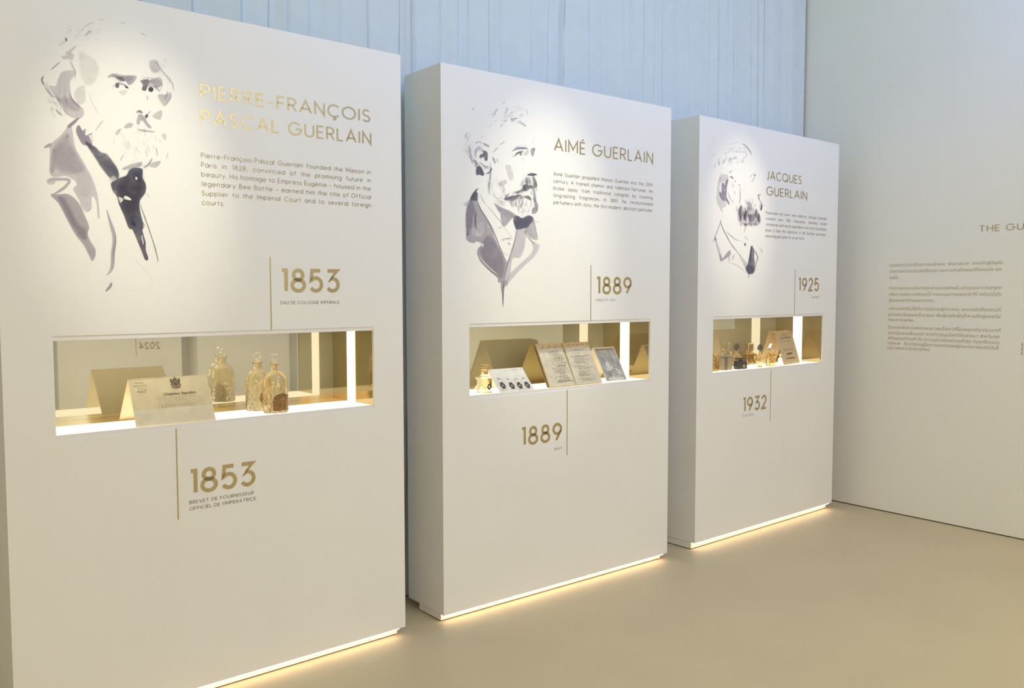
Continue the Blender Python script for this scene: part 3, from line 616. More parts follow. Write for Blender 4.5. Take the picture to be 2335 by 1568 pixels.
P3 = [
 bl('3a','V',.75,30,(240,760),(330,760),(370,800),(360,870),(330,900),(220,930),(200,1000),(190,1110),(180,1200),(230,1290),(320,1340),(320,1430),(220,1460),(180,1440),(140,1340),(130,1230),(150,1000),(170,880)),
 bl('3a','M',.92,10,(355,860),(375,870),(360,960),(340,1060),(335,1200),(350,1260),(400,1370),(380,1390),(330,1320),(290,1315),(235,1290),(190,1200),(185,1140),(205,1115),(235,1150),(235,950),(275,950),(290,985),(310,930)),
 l('3a',40,'L',.6,(410,400),(405,450),(395,515)), l('3a',46,'L',.6,(540,375),(520,445)), l('3a',24,'L',.6,(480,385),(492,445)), l('3a',46,'V',.6,(290,445),(270,535)), l('3a',18,'G',.8,(170,485),(192,580)),
 l('3a',12,'V',.9,(75,320),(60,395)), l('3a',14,'V',.9,(110,535),(85,645)), l('3a',8,'V',.8,(300,145),(420,122),(540,96),(600,90)),
 l('3a',18,'G',.85,(640,120),(700,130),(760,185),(810,240),(850,310),(855,365)), l('3a',10,'M',.6,(740,175),(800,235),(845,310)), l('3a',14,'L',.7,(690,190),(730,206)),
 l('3a',9,'G',.9,(740,290),(768,330),(745,385),(710,400),(675,437)), l('3a',8,'L',.7,(660,450),(625,522)),
 l('3a',12,'L',.8,(385,245),(388,312)), l('3a',12,'L',.8,(435,265),(440,308)), l('3a',12,'L',.8,(490,255),(495,312)), l('3a',14,'L',.9,(548,250),(565,308)), l('3a',14,'L',.9,(590,265),(602,302)), l('3a',10,'L',.8,(620,288),(700,290)), l('3a',14,'L',.8,(340,300),(335,335)), l('3a',8,'V',.8,(310,300),(308,330)),
 l('3a',9,'G',.8,(200,810),(196,880),(182,940)), l('3a',18,'G',.8,(388,728),(420,700),(455,692)), l('3a',28,'M',.9,(402,820),(445,815),(478,855)), bl('3a','M',.8,5,(510,905),(525,895),(538,908),(522,922)), bl('3a','M',.8,5,(590,985),(610,970),(618,988),(602,1000)),
 l('3a',16,'V',.9,(440,920),(475,980),(470,1052)), l('3a',18,'L',.85,(370,1120),(390,1210),(430,1290),(492,1362)), l('3a',14,'V',.9,(500,1100),(522,1192)), l('3a',16,'G',.7,(620,1010),(625,1200),(615,1330),(598,1392)),
 l('3a',8,'G',.8,(815,830),(860,780),(910,750),(945,760)), l('3a',22,'D',.8,(940,758),(924,805)), bl('3a','D',.7,5,(900,848),(914,838),(926,850),(912,862)), l('3a',10,'G',.8,(850,920),(880,880),(907,918)),
 l('3a',16,'D',.9,(978,1208),(1020,1195),(1057,1176)), l('3a',16,'D',.85,(1008,1215),(1022,1305)), l('3a',10,'G',.5,(1030,1300),(1060,1360)),
 bl('3a','D',.85,8,(1070,1370),(1088,1430),(1072,1500),(1048,1515),(1060,1440)), bl('3a','L',.6,14,(1040,1310),(1068,1330),(1085,1400),(1060,1400)),
 bl('3a','G',.65,20,(760,1340),(810,1345),(870,1420),(865,1520),(820,1510),(770,1440)), l('3a',20,'L',.7,(930,1370),(945,1440)), l('3a',18,'D',.7,(965,1490),(950,1565)),
 l('3a',24,'V',.8,(560,1420),(545,1530)),
 bl('3b','L',.55,40,(640,20),(700,0),(760,20),(880,10),(1000,60),(1060,150),(1092,300),(1070,380),(960,410),(850,385),(780,418),(720,370),(640,320),(610,200)),
 l('3b',66,'D',.65,(692,-30),(662,130),(690,290)), l('3b',58,'D',.7,(790,90),(762,300)), l('3b',56,'M',.75,(870,160),(898,330)), l('3b',56,'M',.75,(950,150),(942,310)), l('3b',36,'D',.6,(1012,70),(995,260)), l('3b',64,'D',.7,(1045,150),(1070,350)),
 l('3b',50,'D',.65,(755,360),(800,412)), l('3b',26,'M',.7,(640,250),(682,335)), l('3b',18,'M',.7,(890,350),(895,415)), l('3b',30,'M',.6,(940,370),(1050,375)), l('3b',26,'D',.85,(1122,0),(1100,95)), l('3b',12,'W',.6,(725,60),(700,180)), l('3b',12,'W',.6,(835,60),(830,180)), l('3b',10,'W',.6,(985,60),(960,140)),
 l('3b',36,'V',.8,(240,10),(270,55),(305,122)), l('3b',20,'V',.7,(650,40),(590,105)),
 l('3b',12,'M',.9,(265,272),(225,420),(140,640),(92,762)), l('3b',13,'M',.95,(262,280),(265,360),(300,460),(345,550),(470,780),(600,950),(665,1025)), l('3b',10,'M',.9,(375,535),(500,640),(580,700),(655,720)), l('3b',5,'L',.8,(650,720),(722,738)),
 l('3b',9,'M',.9,(795,415),(770,470),(755,548)), l('3b',8,'G',.8,(780,615),(790,670),(855,712)), bl('3b','D',.9,6,(752,800),(768,770),(788,815),(768,832)),
 l('3b',42,'L',.8,(140,655),(190,840),(240,1000),(272,1125)), bl('3b','G',.85,12,(235,1020),(275,1050),(300,1085),(440,925),(468,980),(455,1025),(330,1120),(255,1152)),
 l('3b',13,'G',.9,(435,1030),(430,1168)), l('3b',28,'L',.85,(545,1000),(498,1130)), l('3b',9,'L',.9,(390,1165),(550,1210),(660,1280),(802,1402)), l('3b',34,'M',.6,(145,650),(155,730)),
 bl('3b','L',.75,24,(640,1010),(690,1050),(815,1210),(800,1300),(770,1270)),
 bl('3b','D',.95,10,(900,825),(940,880),(960,970),(955,1090),(970,1180),(965,1320),(940,1400),(900,1420),(850,1430),(800,1360),(785,1290),(830,1200),(870,990)),
 bl('3b','G',.5,24,(915,900),(950,960),(945,1090),(955,1200),(950,1300),(910,1200),(905,1050)),
 l('3b',14,'M',.95,(900,825),(970,930),(1025,1040),(1035,1090),(1000,1200),(970,1340),(930,1432)), l('3b',36,'V',.8,(850,1425),(850,1505)), l('3b',14,'L',.9,(1065,872),(1110,910),(1132,980)),
]
P1 += hairs('1a', 26, 'GLM', 5, 330, 900, 110, 160, 62, 120, 1, .5) + hairs('1a', 26, 'VGL', 5, 1150, 1330, 230, 150, 80, 80, 2, .55) + hairs('1a', 14, 'GV', 4, 600, 190, 260, 110, -35, 80, 3, .5, .3) + hairs('1a', 14, 'MD', 5, 970, 655, 120, 22, -8, 70, 4, .6) + hairs('1a', 8, 'DM', 5, 1270, 690, 90, 25, -5, 60, 5, .6) + hairs('1a', 10, 'GL', 5, 1400, 640, 60, 170, 68, 90, 6, .5) + hairs('1b', 8, 'GL', 5, 1180, 150, 180, 40, -35, 80, 7, .5)
P2 += hairs('2a', 34, 'DMK', 9, 1110, 1340, 100, 120, 62, 110, 11, .65) + hairs('2a', 26, 'DMK', 9, 900, 1480, 150, 60, -28, 110, 12, .6) + hairs('2b', 22, 'MGD', 7, 930, 170, 100, 110, 88, 90, 13, .55) + hairs('2b', 12, 'MG', 7, 1100, 160, 35, 100, 75, 80, 14, .6) + hairs('2a', 22, 'GLM', 7, 830, 330, 280, 130, -50, 90, 15, .55, .35, 60) + hairs('2a', 14, 'GLM', 7, 250, 780, 70, 180, 62, 110, 16, .55) + hairs('2a', 16, 'VGL', 9, 640, 1350, 110, 160, 75, 110, 17, .5) + hairs('2a', 8, 'MD', 6, 970, 795, 100, 18, -8, 70, 18, .6) + hairs('2b', 14, 'GMV', 7, 690, 120, 130, 60, 25, 90, 19, .5)
P3 += hairs('3b', 46, 'DMK', 13, 850, 225, 200, 150, 98, 130, 21, .6, .1, 14) + hairs('3b', 16, 'DM', 12, 800, 385, 200, 35, 80, 60, 22, .55) + hairs('3a', 18, 'MGL', 10, 810, 1400, 80, 130, 70, 110, 23, .5) + hairs('3a', 22, 'LGV', 10, 400, 470, 300, 70, 98, 90, 24, .6) + hairs('3a', 24, 'LGV', 8, 520, 250, 290, 60, -12, 90, 25, .55) + hairs('3a', 20, 'GLV', 10, 250, 1000, 120, 300, 85, 160, 26, .5) + hairs('3a', 8, 'DM', 9, 1050, 1430, 30, 70, 95, 80, 27, .6)

# ------------------------------------------------------------------ exhibit panels
OU0, OU1, OZ0, OZ1 = .144, 1.304, .973, 1.303          # the opening of every showcase
ZF = .985                                             # showcase floor
def grid_ring(mb, xs, zs, y, skip, flip=False):
    n = len(xs)
    V = [(x, y, z) for z in zs for x in xs]; F = []
    for j in range(len(zs)-1):
        for i in range(n-1):
            if (i, j) == skip: continue
            f = (j*n+i, j*n+i+1, (j+1)*n+i+1, (j+1)*n+i); F.append(tuple(reversed(f)) if flip else f)
    mb.add(V, F)
def body_mesh(w, h, zb, opening=True):
    mb = MB()
    if not opening:
        mb.box(0, w, 0, DEPTH, zb, h); return mb
    grid_ring(mb, [0, OU0, OU1, w], [zb, OZ0, OZ1, h], 0, (1, 1))
    grid_ring(mb, [0, .128, 1.32, w], [zb, .955, 1.322, h], DEPTH, (1, 1), True)
    for a, c in (((0, zb), (w, zb)), ((w, zb), (w, h)), ((w, h), (0, h)), ((0, h), (0, zb))):
        mb.add([(a[0], 0, a[1]), (c[0], 0, c[1]), (c[0], DEPTH, c[1]), (a[0], DEPTH, a[1])], [(3, 2, 1, 0)])
    e = .012
    for a, c in (((OU0, OZ0), (OU1, OZ0)), ((OU1, OZ0), (OU1, OZ1)), ((OU1, OZ1), (OU0, OZ1)), ((OU0, OZ1), (OU0, OZ0))):
        mb.add([(a[0], 0, a[1]), (c[0], 0, c[1]), (c[0], e, c[1]), (a[0], e, a[1])], [(0, 1, 2, 3)])
    return mb
def merge_bevel(o, width=.002):
    bm = bmesh.new(); bm.from_mesh(o.data); bmesh.ops.remove_doubles(bm, verts=bm.verts, dist=1e-5)
    bmesh.ops.recalc_face_normals(bm, faces=bm.faces); bm.to_mesh(o.data); bm.free()
    b = o.modifiers.new('bevel', 'BEVEL'); b.width = width; b.segments = 2; b.limit_method = 'ANGLE'; b.angle_limit = radians(40)
def rule(mb, u, z0, z1, w=.0042): mb.box(u-w/2, u+w/2, -.0011, -.0001, z0, z1)
def letter(parent, name, mat_, fn, label=None):
    mb = MB(); fn(mb); return mb.build(name, mat_, parent, label=label)

def exhibit(k, label, mw, w, h, zb, showcase=True, group='exhibit panels'):
    t = thing('exhibit_panel', label, 'exhibit panel', mw, group)
    o = body_mesh(w, h, zb, showcase).build('panel_body', M['white'], t); merge_bevel(o)
    mb = MB(); mb.box(0.004, w-.022, .030, .205, .005, zb-.0005); mb.build('plinth', M['white'], t)
    mb = MB(); mb.box(.010, w-.028, .035, .20, 0, .005); mb.build('plinth_gap_shade', M['dark'], t, label='dark strip standing in for the shadow under the plinth')  # dark strip painted in place of the shadow line beneath the plinth
    mb = MB(); mb.box(.006, w-.03, .002, .010, zb-.004, zb-.0006); mb.build('light_strip', M['plinthled'], t, label='glowing warm light strip under the front edge')
    if not showcase: return t
    a, c = OU0, OU1
    for z0 in (OZ1-.014, OZ0):
        mb = MB(); mb.box(a, c, .004, .010, z0, z0+.014); mb.build('showcase_trim', M['strip'], t)
    cs = MB(); cs.box(a-.008, c+.008, .0125, .353, OZ0-.008, ZF-.002); fl = cs.build('showcase_floor', M['goldfloor'], t, label='brass-coloured floor of the lit showcase')
    mb = MB(); mb.box(a, c, .0125, .1515, ZF-.002, ZF); mb.build('light_panel', M['led'], fl, label='glowing white light panel along the front')
    mb = MB(); mb.box(a, c, .219, .346, ZF-.002, ZF); mb.build('brass_sheet', M['goldfloor'], fl)
    mb = MB(); mb.box(a-.008, c+.008, .0125, .353, OZ1-.008, OZ1+.004); mb.build('showcase_ceiling', M['acrylic'], t)
    mb = MB(); mb.box(a-.004, c+.004, .3465, .352, ZF-.002, OZ1-.008); mb.build('back_panel', M['mirror'], t, label='glossy grey-green back panel that mirrors the room')
    for u in (a-.006, c+.001):
        mb = MB(); mb.box(u, u+.005, .0125, .346, ZF-.002, OZ1-.008); mb.build('side_panel', M['goldmirror'], t, label='glossy bronze-tinted end panel')
    mb = MB(); y0, y1 = .152, .219
    mb.box(a+.0005, c-.0005, y0, y1, ZF-.002, ZF+.0005); mb.box(c-.0012, c+.0008, y0, y1, ZF+.0005, OZ1-.0095)
    mb.box(a-.0008, a+.0012, y0, y1, ZF+.0005, OZ1-.0095); mb.box(a, c, y0, y1, OZ1-.0095, OZ1-.0082)
    mb.build('light_frame', M['led'], t, label='glowing warm light strip running round the showcase')
    mb = MB(); mb.box(a+.0015, c-.0015, .0102, .0122, OZ0+.0142, OZ1-.0142); mb.build('glass_pane', M['pane'], t)
    return t

PW = {k: PIL[k][2] for k in PIL}
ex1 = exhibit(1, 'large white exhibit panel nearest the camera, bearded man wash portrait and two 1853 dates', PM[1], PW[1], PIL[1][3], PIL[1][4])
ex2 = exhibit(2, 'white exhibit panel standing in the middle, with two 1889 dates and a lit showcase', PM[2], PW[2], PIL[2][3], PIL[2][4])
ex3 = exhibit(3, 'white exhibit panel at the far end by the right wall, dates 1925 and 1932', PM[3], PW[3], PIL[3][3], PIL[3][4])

GOLD, CAPT, BODY = M['foil'], M['caption'], M['bodytext']
# panel 1
letter(ex1, 'title_lettering', GOLD, lambda m: text(m, 'PIERRE-FRANÇOIS', .625, 2.112, .050, .125, .675), 'gold foil name, upper line')
letter(ex1, 'title_lettering', GOLD, lambda m: text(m, 'PASCAL GUERLAIN', .625, 2.0245, .050, .125, .679), 'gold foil name, lower line')
letter(ex1, 'paragraph_lettering', BODY, lambda m: para(m, ['Pierre-François-Pascal Guerlain founded the Maison in', 'Paris in 1828, convinced of the promising future in', 'beauty. His homage to Empress Eugénie – housed in the', 'legendary Bee Bottle – earned him the title of Official', 'Supplier to the Imperial Court and to several foreign', 'courts.'], .624, 1.9085, .0325, .0182, .675, .14), 'pale gold paragraph')
letter(ex1, 'year_lettering', GOLD, lambda m: text(m, '1853', .909, 1.4405, .091, .155, .246), 'gold 1853 above the showcase')
letter(ex1, 'caption_lettering', CAPT, lambda m: text(m, 'EAU DE COLOGNE IMPERIALE', .909, 1.3975, .0125, .11, .244))
letter(ex1, 'divider_line', GOLD, lambda m: rule(m, .871, 1.3035, 1.5715))
letter(ex1, 'year_lettering', GOLD, lambda m: text(m, '1853', .556, .7335, .091, .155, .243), 'gold 1853 under the showcase')
letter(ex1, 'caption_lettering', CAPT, lambda m: text(m, 'BREVET DE FOURNISSEUR', .556, .7010, .0128, .13, .235))
letter(ex1, 'caption_lettering', CAPT, lambda m: text(m, "OFFICIEL DE l'IMPERATRICE", .556, .6785, .0128, .13, .244))
letter(ex1, 'divider_line', GOLD, lambda m: rule(m, .517, .654, .9725))
# panel 2
letter(ex2, 'title_lettering', GOLD, lambda m: text(m, 'AIMÉ GUERLAIN', .632, 2.1005, .0605, .115, .681), 'gold foil name')
letter(ex2, 'paragraph_lettering', BODY, lambda m: para(m, ['Aimé Guerlain propelled Maison Guerlain into the 20th', 'century. A trained chemist and talented Perfumer, he', 'broke away from traditional colognes by creating', 'long-lasting fragrances. In 1889, he revolutionised', 'perfumery with Jicky, the first modern, abstract perfume.'], .630, 1.9855, .0328, .0182, .681, .13), 'pale gold paragraph')
letter(ex2, 'year_lettering', GOLD, lambda m: text(m, '1889', .909, 1.4300, .089, .150, .252), 'gold 1889 above the showcase')
letter(ex2, 'caption_lettering', CAPT, lambda m: text(m, 'PUBLICITE JICKY', .910, 1.3970, .0125, .09, .137))
letter(ex2, 'divider_line', GOLD, lambda m: rule(m, .8735, 1.3035, 1.574))
letter(ex2, 'year_lettering', GOLD, lambda m: text(m, '1889', .433, .7305, .089, .150, .254), 'gold 1889 under the showcase')
letter(ex2, 'caption_lettering', CAPT, lambda m: text(m, 'JICKY', .636, .6885, .0125, .09, .051))
letter(ex2, 'divider_line', GOLD, lambda m: rule(m, .7195, .656, .9725))
# panel 3
letter(ex3, 'title_lettering', GOLD, lambda m: text(m, 'JACQUES', .638, 2.1065, .0525, .12, .379), 'gold foil name, upper line')
letter(ex3, 'title_lettering', GOLD, lambda m: text(m, 'GUERLAIN', .638, 2.0145, .0535, .12, .444), 'gold foil name, lower line')
letter(ex3, 'paragraph_lettering', BODY, lambda m: para(m, ['Passionate art lover and collector, Jacques Guerlain', 'created over 400 fragrances, blending varied', 'references with exotic ingredients. His iconic Guerlinade', 'base is now the signature of all Guerlain perfumes,', 'elevating perfumes to an art form.'], .637, 1.9030, .0342, .0182, .678, .13), 'pale gold paragraph')
letter(ex3, 'year_lettering', GOLD, lambda m: text(m, '1925', 1.000, 1.4460, .086, .150, .241), 'gold 1925 above the showcase')
letter(ex3, 'caption_lettering', CAPT, lambda m: text(m, 'SHALIMAR', 1.246, 1.4035, .0118, .09, .091, 'r'))
letter(ex3, 'divider_line', GOLD, lambda m: rule(m, .9615, 1.3035, 1.584))
letter(ex3, 'year_lettering', GOLD, lambda m: text(m, '1932', .434, .7385, .087, .150, .243), 'gold 1932 under the showcase')
letter(ex3, 'caption_lettering', CAPT, lambda m: text(m, 'FLACONS', .437, .7115, .0115, .09, .112))
letter(ex3, 'divider_line', GOLD, lambda m: rule(m, .717, .656, .9725))
draw(1, ex1, 'ink-wash portrait of a white-bearded man in a dark cravat', P1)
draw(2, ex2, 'ink-wash portrait of a bearded man with a moustache, in a lapelled coat', P2)
draw(3, ex3, 'ink-wash profile of a dark-bearded man facing right', P3)

# panels on the far side of the room, seen only in the mirrors
def far_panel(xl, w, label, year):
    mw = Matrix.Translation((xl, -7.5, 0)) @ Matrix.Rotation(pi, 4, 'Z')
    t = exhibit(0, label, mw, w, 2.4, .037, False, 'exhibit panels across the room')
    if year:
        letter(t, 'year_lettering', M['olive'], lambda m: text(m, year, .268, .737, .089, .16, .26), 'dark year number')
        letter(t, 'divider_line', M['olive'], lambda m: rule(m, .562, .655, .97, .008))
    return t
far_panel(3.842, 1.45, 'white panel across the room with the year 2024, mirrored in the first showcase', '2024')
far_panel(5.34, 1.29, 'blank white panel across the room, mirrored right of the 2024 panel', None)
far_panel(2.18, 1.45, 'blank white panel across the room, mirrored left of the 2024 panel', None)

# right wall lettering
def wall_part(name, m, fn, label=None):
    mb = MB(); fn(mb)
    o = mb.build(name, m, wr, label=label)
    o.matrix_parent_inverse = Matrix.Identity(4)
    o.matrix_local = Matrix.Translation((-.0008, 0, 0)) @ Matrix.Rotation(-pi/2, 4, 'Z')     # local x runs towards the camera
    return o
wall_part('heading_lettering', M['walltext'], lambda m: text(m, 'THE GUERLAIN', .792, 1.797, .039, .12, .47, y=0), 'pale gold heading')
TH = [[('นิทรรศการที่เล่าเรื่องราวของน้ำหอม  ผ่านกาลเวลา  จากอดีตสู่ปัจจุบัน', .684, 1.604), ('ด้วยความงามอันประณีตที่สืบทอด และความคิดสร้างสรรค์ที่ไม่หยุดนิ่ง ของ', .68, 1.565), ('ทุกสมัย', .058, 1.525)],
      [('ด้วยการออกแบบอันทรงคุณค่าและเอกลักษณ์ แห่งแบรนด์ ความหรูหรา', .683, 1.457), ('เครื่อง กฤษณา มาลัยดอกไม้ หอมละมุนจากธรรมชาติ ที่นี่ เหมือนได้เดิน', .682, 1.418), ('สู่ดินแดนแห่งน้ำหอมและความงาม', .29, 1.379)],
      [('แต่ละขวดสะท้อนให้เห็นการเดินทางสู่ความหอม และการเปิดให้ทุกท่านได้', .682, 1.326), ('อย่างต่อเนื่องหลายชั่วอายุคน เพื่อผู้หลงใหลในน้ำหอมให้อยู่ตลอดไป', .68, 1.287)],
      [('โอบกอดกลิ่นหอมแห่งกาลเวลา และเรื่องราวที่ไม่เคยถูกเล่ามาก่อนจากที่', .683, 1.205), ('ดอกไม้และเครื่องเทศ จากทั่วทุกมุมโลกที่คัดสรรมา สำหรับทุก', .678, 1.168), ('สร้างสรรค์ด้วยหัวใจ ความประณีตอย่างแท้จริง ในทุกขั้นตอน', .678, 1.134), ('กรุงเทพ   ที่ตราตรึงอยู่ในความทรงจำของผู้คนมากมายจนถึงวันนี้', .676, 1.102), ('และตลอดไปในใจทุกคน', .27, 1.072)]]
for pi_, lines in enumerate(TH):
    mb = MB()
    for s, wd_, z in lines:
        V, F = system_text(s, wd_)
        k = .030
        V = [(x+.247, 0, z+zz*k/.03*.9) for x, y, zz in V]
        mb.add(V, F)
    if pi_ == 2: text(mb, 'Maison Guerlain', .247, 1.254, .0175, .12, .165, y=0)
    wall_part('paragraph_lettering', M['walltext'], lambda m: m.add(mb.v, mb.f), 'small gold paragraph in Thai script')
wall_part('paragraph_lettering', M['caption'], lambda m: [text(m, 'E', 1.047, z, .018, .14, y=0) for z in (1.128, 1.103, 1.078)], 'dark letters at the edge of the picture')

# ------------------------------------------------------------------ things in the showcases
def place(k, u, d, rz=0, z=ZF): return PM[k] @ Matrix.Translation((u, d, z+.0016)) @ Matrix.Rotation(radians(rz), 4, 'Z')
def leaf(mb, p0, p1, w, th):
    """a card leaf of width w along x from (y,z)=p0 to p1"""
    d = Vector((p1[0]-p0[0], p1[1]-p0[1])).normalized(); n = Vector((d.y, -d.x))*th
    a = [(0, *p0), (w, *p0), (w, *p1), (0, *p1)]; c = [(x, y+n.x, z+n.y) for x, y, z in a]
    mb.add(a+c, [(0,1,2,3),(7,6,5,4),(0,4,5,1),(1,5,6,2),(2,6,7,3),(3,7,4,0)])
def tent(name, label, cat, mw, w, hgt, dr, db, top, mfront, mback, th=.0016, group=None):
    """folded card: front leaf rising to a ridge dr behind its foot, flat fold `top`, back leaf to db"""
    t = thing(name, label, cat, mw, group)
    mb = MB(); leaf(mb, (0, 0), (dr, hgt), w, th); f = mb.build('front_leaf', mfront, t); fixnormals(f)
    mb = MB(); leaf(mb, (db, 0), (dr+top, hgt), w, -th)
    if top > .004: mb.box(0, w, dr, dr+top, hgt-th, hgt)
    g = mb.build('back_leaf', mback, t, label='plain back leaf of the folded card'); fixnormals(g)
    return t, f
class Face:
    """draws flat marks on the sloping front leaf; s across (0-1), v down from the ridge (0-1)"""
    def __init__(s, w, hgt, dr): s.w, s.h, s.dr = w, hgt, dr; s.n = 0
    def at(s, a, v):
        k = 1-v; L = sqrt(s.h**2+s.dr**2); e = .0009+.00003*s.n
        return (a*s.w, s.dr*k-e*s.h/L, s.h*k+e*s.dr/L)
    def poly(s, mb, pts): s.n += 1; mb.add([s.at(*p) for p in pts], [tuple(reversed(range(len(pts))))])
    def rect(s, mb, a0, v0, a1, v1): s.poly(mb, [(a0, v0), (a1, v0), (a1, v1), (a0, v1)])
    def ell(s, mb, a, v, ra, rv, n=16): s.poly(mb, [(a+ra*cos(2*pi*i/n), v+rv*sin(2*pi*i/n)) for i in range(n)])
    def ring(s, mb, a, v, ra, rv, k=.7, n=20, wob=0, lob=8):
        s.n += 1; P = []
        for q in (1, k):
            for i in range(n):
                t = 2*pi*i/n; r = q*(1+wob*cos(lob*t)); P.append(s.at(a+ra*r*cos(t), v+rv*r*sin(t)))
        mb.add(P, [(i, (i+1) % n, (i+1) % n+n, i+n) for i in range(n)])
    def txt(s, mb, st, a, v, cap, width, w=.12, align='l', slant=0):
        """baseline at v; cap and width as fractions of the leaf"""
        L = sqrt(s.h**2+s.dr**2); s.n += 1
        text(mb, st, a*s.w, 0, cap*L, w, width*s.w, align, map3=lambda x, z: s.at(x/s.w, v-z/L), slant=slant)
    def scribble(s, mb, a0, a1, v, hgt, rnd, th=.35):
        """a line of small handwriting as wavy ink"""
        s.n += 1; x = a0
        while x < a1-.004:
            n = rnd.randint(3, 8); P = []
            for i in range(n):
                P.append((x, v-(hgt if (i % 2) else 0)*rnd.uniform(.35, 1))); x += hgt*rnd.uniform(.25, .5)*1.0
                if x > a1: break
            if len(P) > 1:
                Lf, Rt, _ = ribbon(P, hgt*th); m = len(Lf)
                mb.add([s.at(*p) for p in Lf+Rt], [(i, i+1, i+1+m, i+m) for i in range(m-1)])
            x += hgt*rnd.uniform(.5, 1.1)

# --- first showcase: the imperial warrant
R1 = random.Random(11)
W1, H1, D1 = .270, .1575, .086
t, f = tent('document_card', 'folded cream document with a crest standing in the first showcase', 'document', place(1, .392, .020, -1.0), W1, H1, D1, .215, .003, M['cream'], M['creamback'])
F = Face(W1, H1, D1)
mb = MB(); cx, cv = .575, .145
F.ell(mb, cx, cv+.01, .020, .045)
F.ring(mb, cx, cv+.012, .040, .09, .78, 26, .12, 13)
F.ring(mb, cx, cv+.005, .028, .065, .8, 20)
for sx in (-1, 1):
    F.poly(mb, [(cx+sx*.028, cv-.06), (cx+sx*.060, cv-.085), (cx+sx*.066, cv-.04), (cx+sx*.052, cv-.01), (cx+sx*.066, cv+.05), (cx+sx*.048, cv+.06), (cx+sx*.038, cv)])
    F.poly(mb, [(cx+sx*.03, cv+.06), (cx+sx*.055, cv+.075), (cx+sx*.05, cv+.11), (cx+sx*.034, cv+.10)])
    F.poly(mb, [(cx+sx*.012, cv+.09), (cx+sx*.026, cv+.10), (cx+sx*.03, cv+.135), (cx+sx*.016, cv+.12)])
    F.poly(mb, [(cx+sx*.04, cv-.07), (cx+sx*.052, cv-.11), (cx+sx*.064, cv-.075)])
F.poly(mb, [(cx-.024, cv-.06), (cx-.028, cv-.105), (cx-.012, cv-.09), (cx, cv-.13), (cx+.012, cv-.09), (cx+.028, cv-.105), (cx+.024, cv-.06)])
F.ell(mb, cx, cv-.125, .006, .016, 8)
F.poly(mb, [(cx-.01, cv+.1), (cx+.01, cv+.1), (cx, cv+.13)])
o = mb.build('printed_crest', M['brownink'], f, label='dark brown crest')
mb = MB(); F.txt(mb, "L'Empereur Napoléon", .39, .40, .062, .42, .16, slant=.2)
F.txt(mb, 'MAISON DE L\'EMPEREUR', .045, .165, .013, .165, .2); F.txt(mb, 'MINISTERE', .075, .105, .011, .10, .2)
mb.build('printed_title', M['brownink'], f)
mb = MB()
for v in (.215, .255, .285, .305): F.scribble(mb, .085+R1.uniform(0, .02), .2, v, .014, R1)
for i in range(7):
    F.scribble(mb, .30+.02*(i % 3), .90, .44+.034*i, .012, R1, .22)
for v in (.72, .74): F.scribble(mb, .78, .88, v, .012, R1, .22)
mb.build('handwriting', M['greyink'], f)
mb = MB(); F.rect(mb, 0, .655, 1, 1); 
o = mb.build('lower_fold', M['foldpaper'], f, label='paler lower fold of the sheet'); F.n += 3
mb = MB()
for v in (.60, .63): F.scribble(mb, .35, .80, v, .010, R1, .2)
mb.build('handwriting', M['greyink'], f)

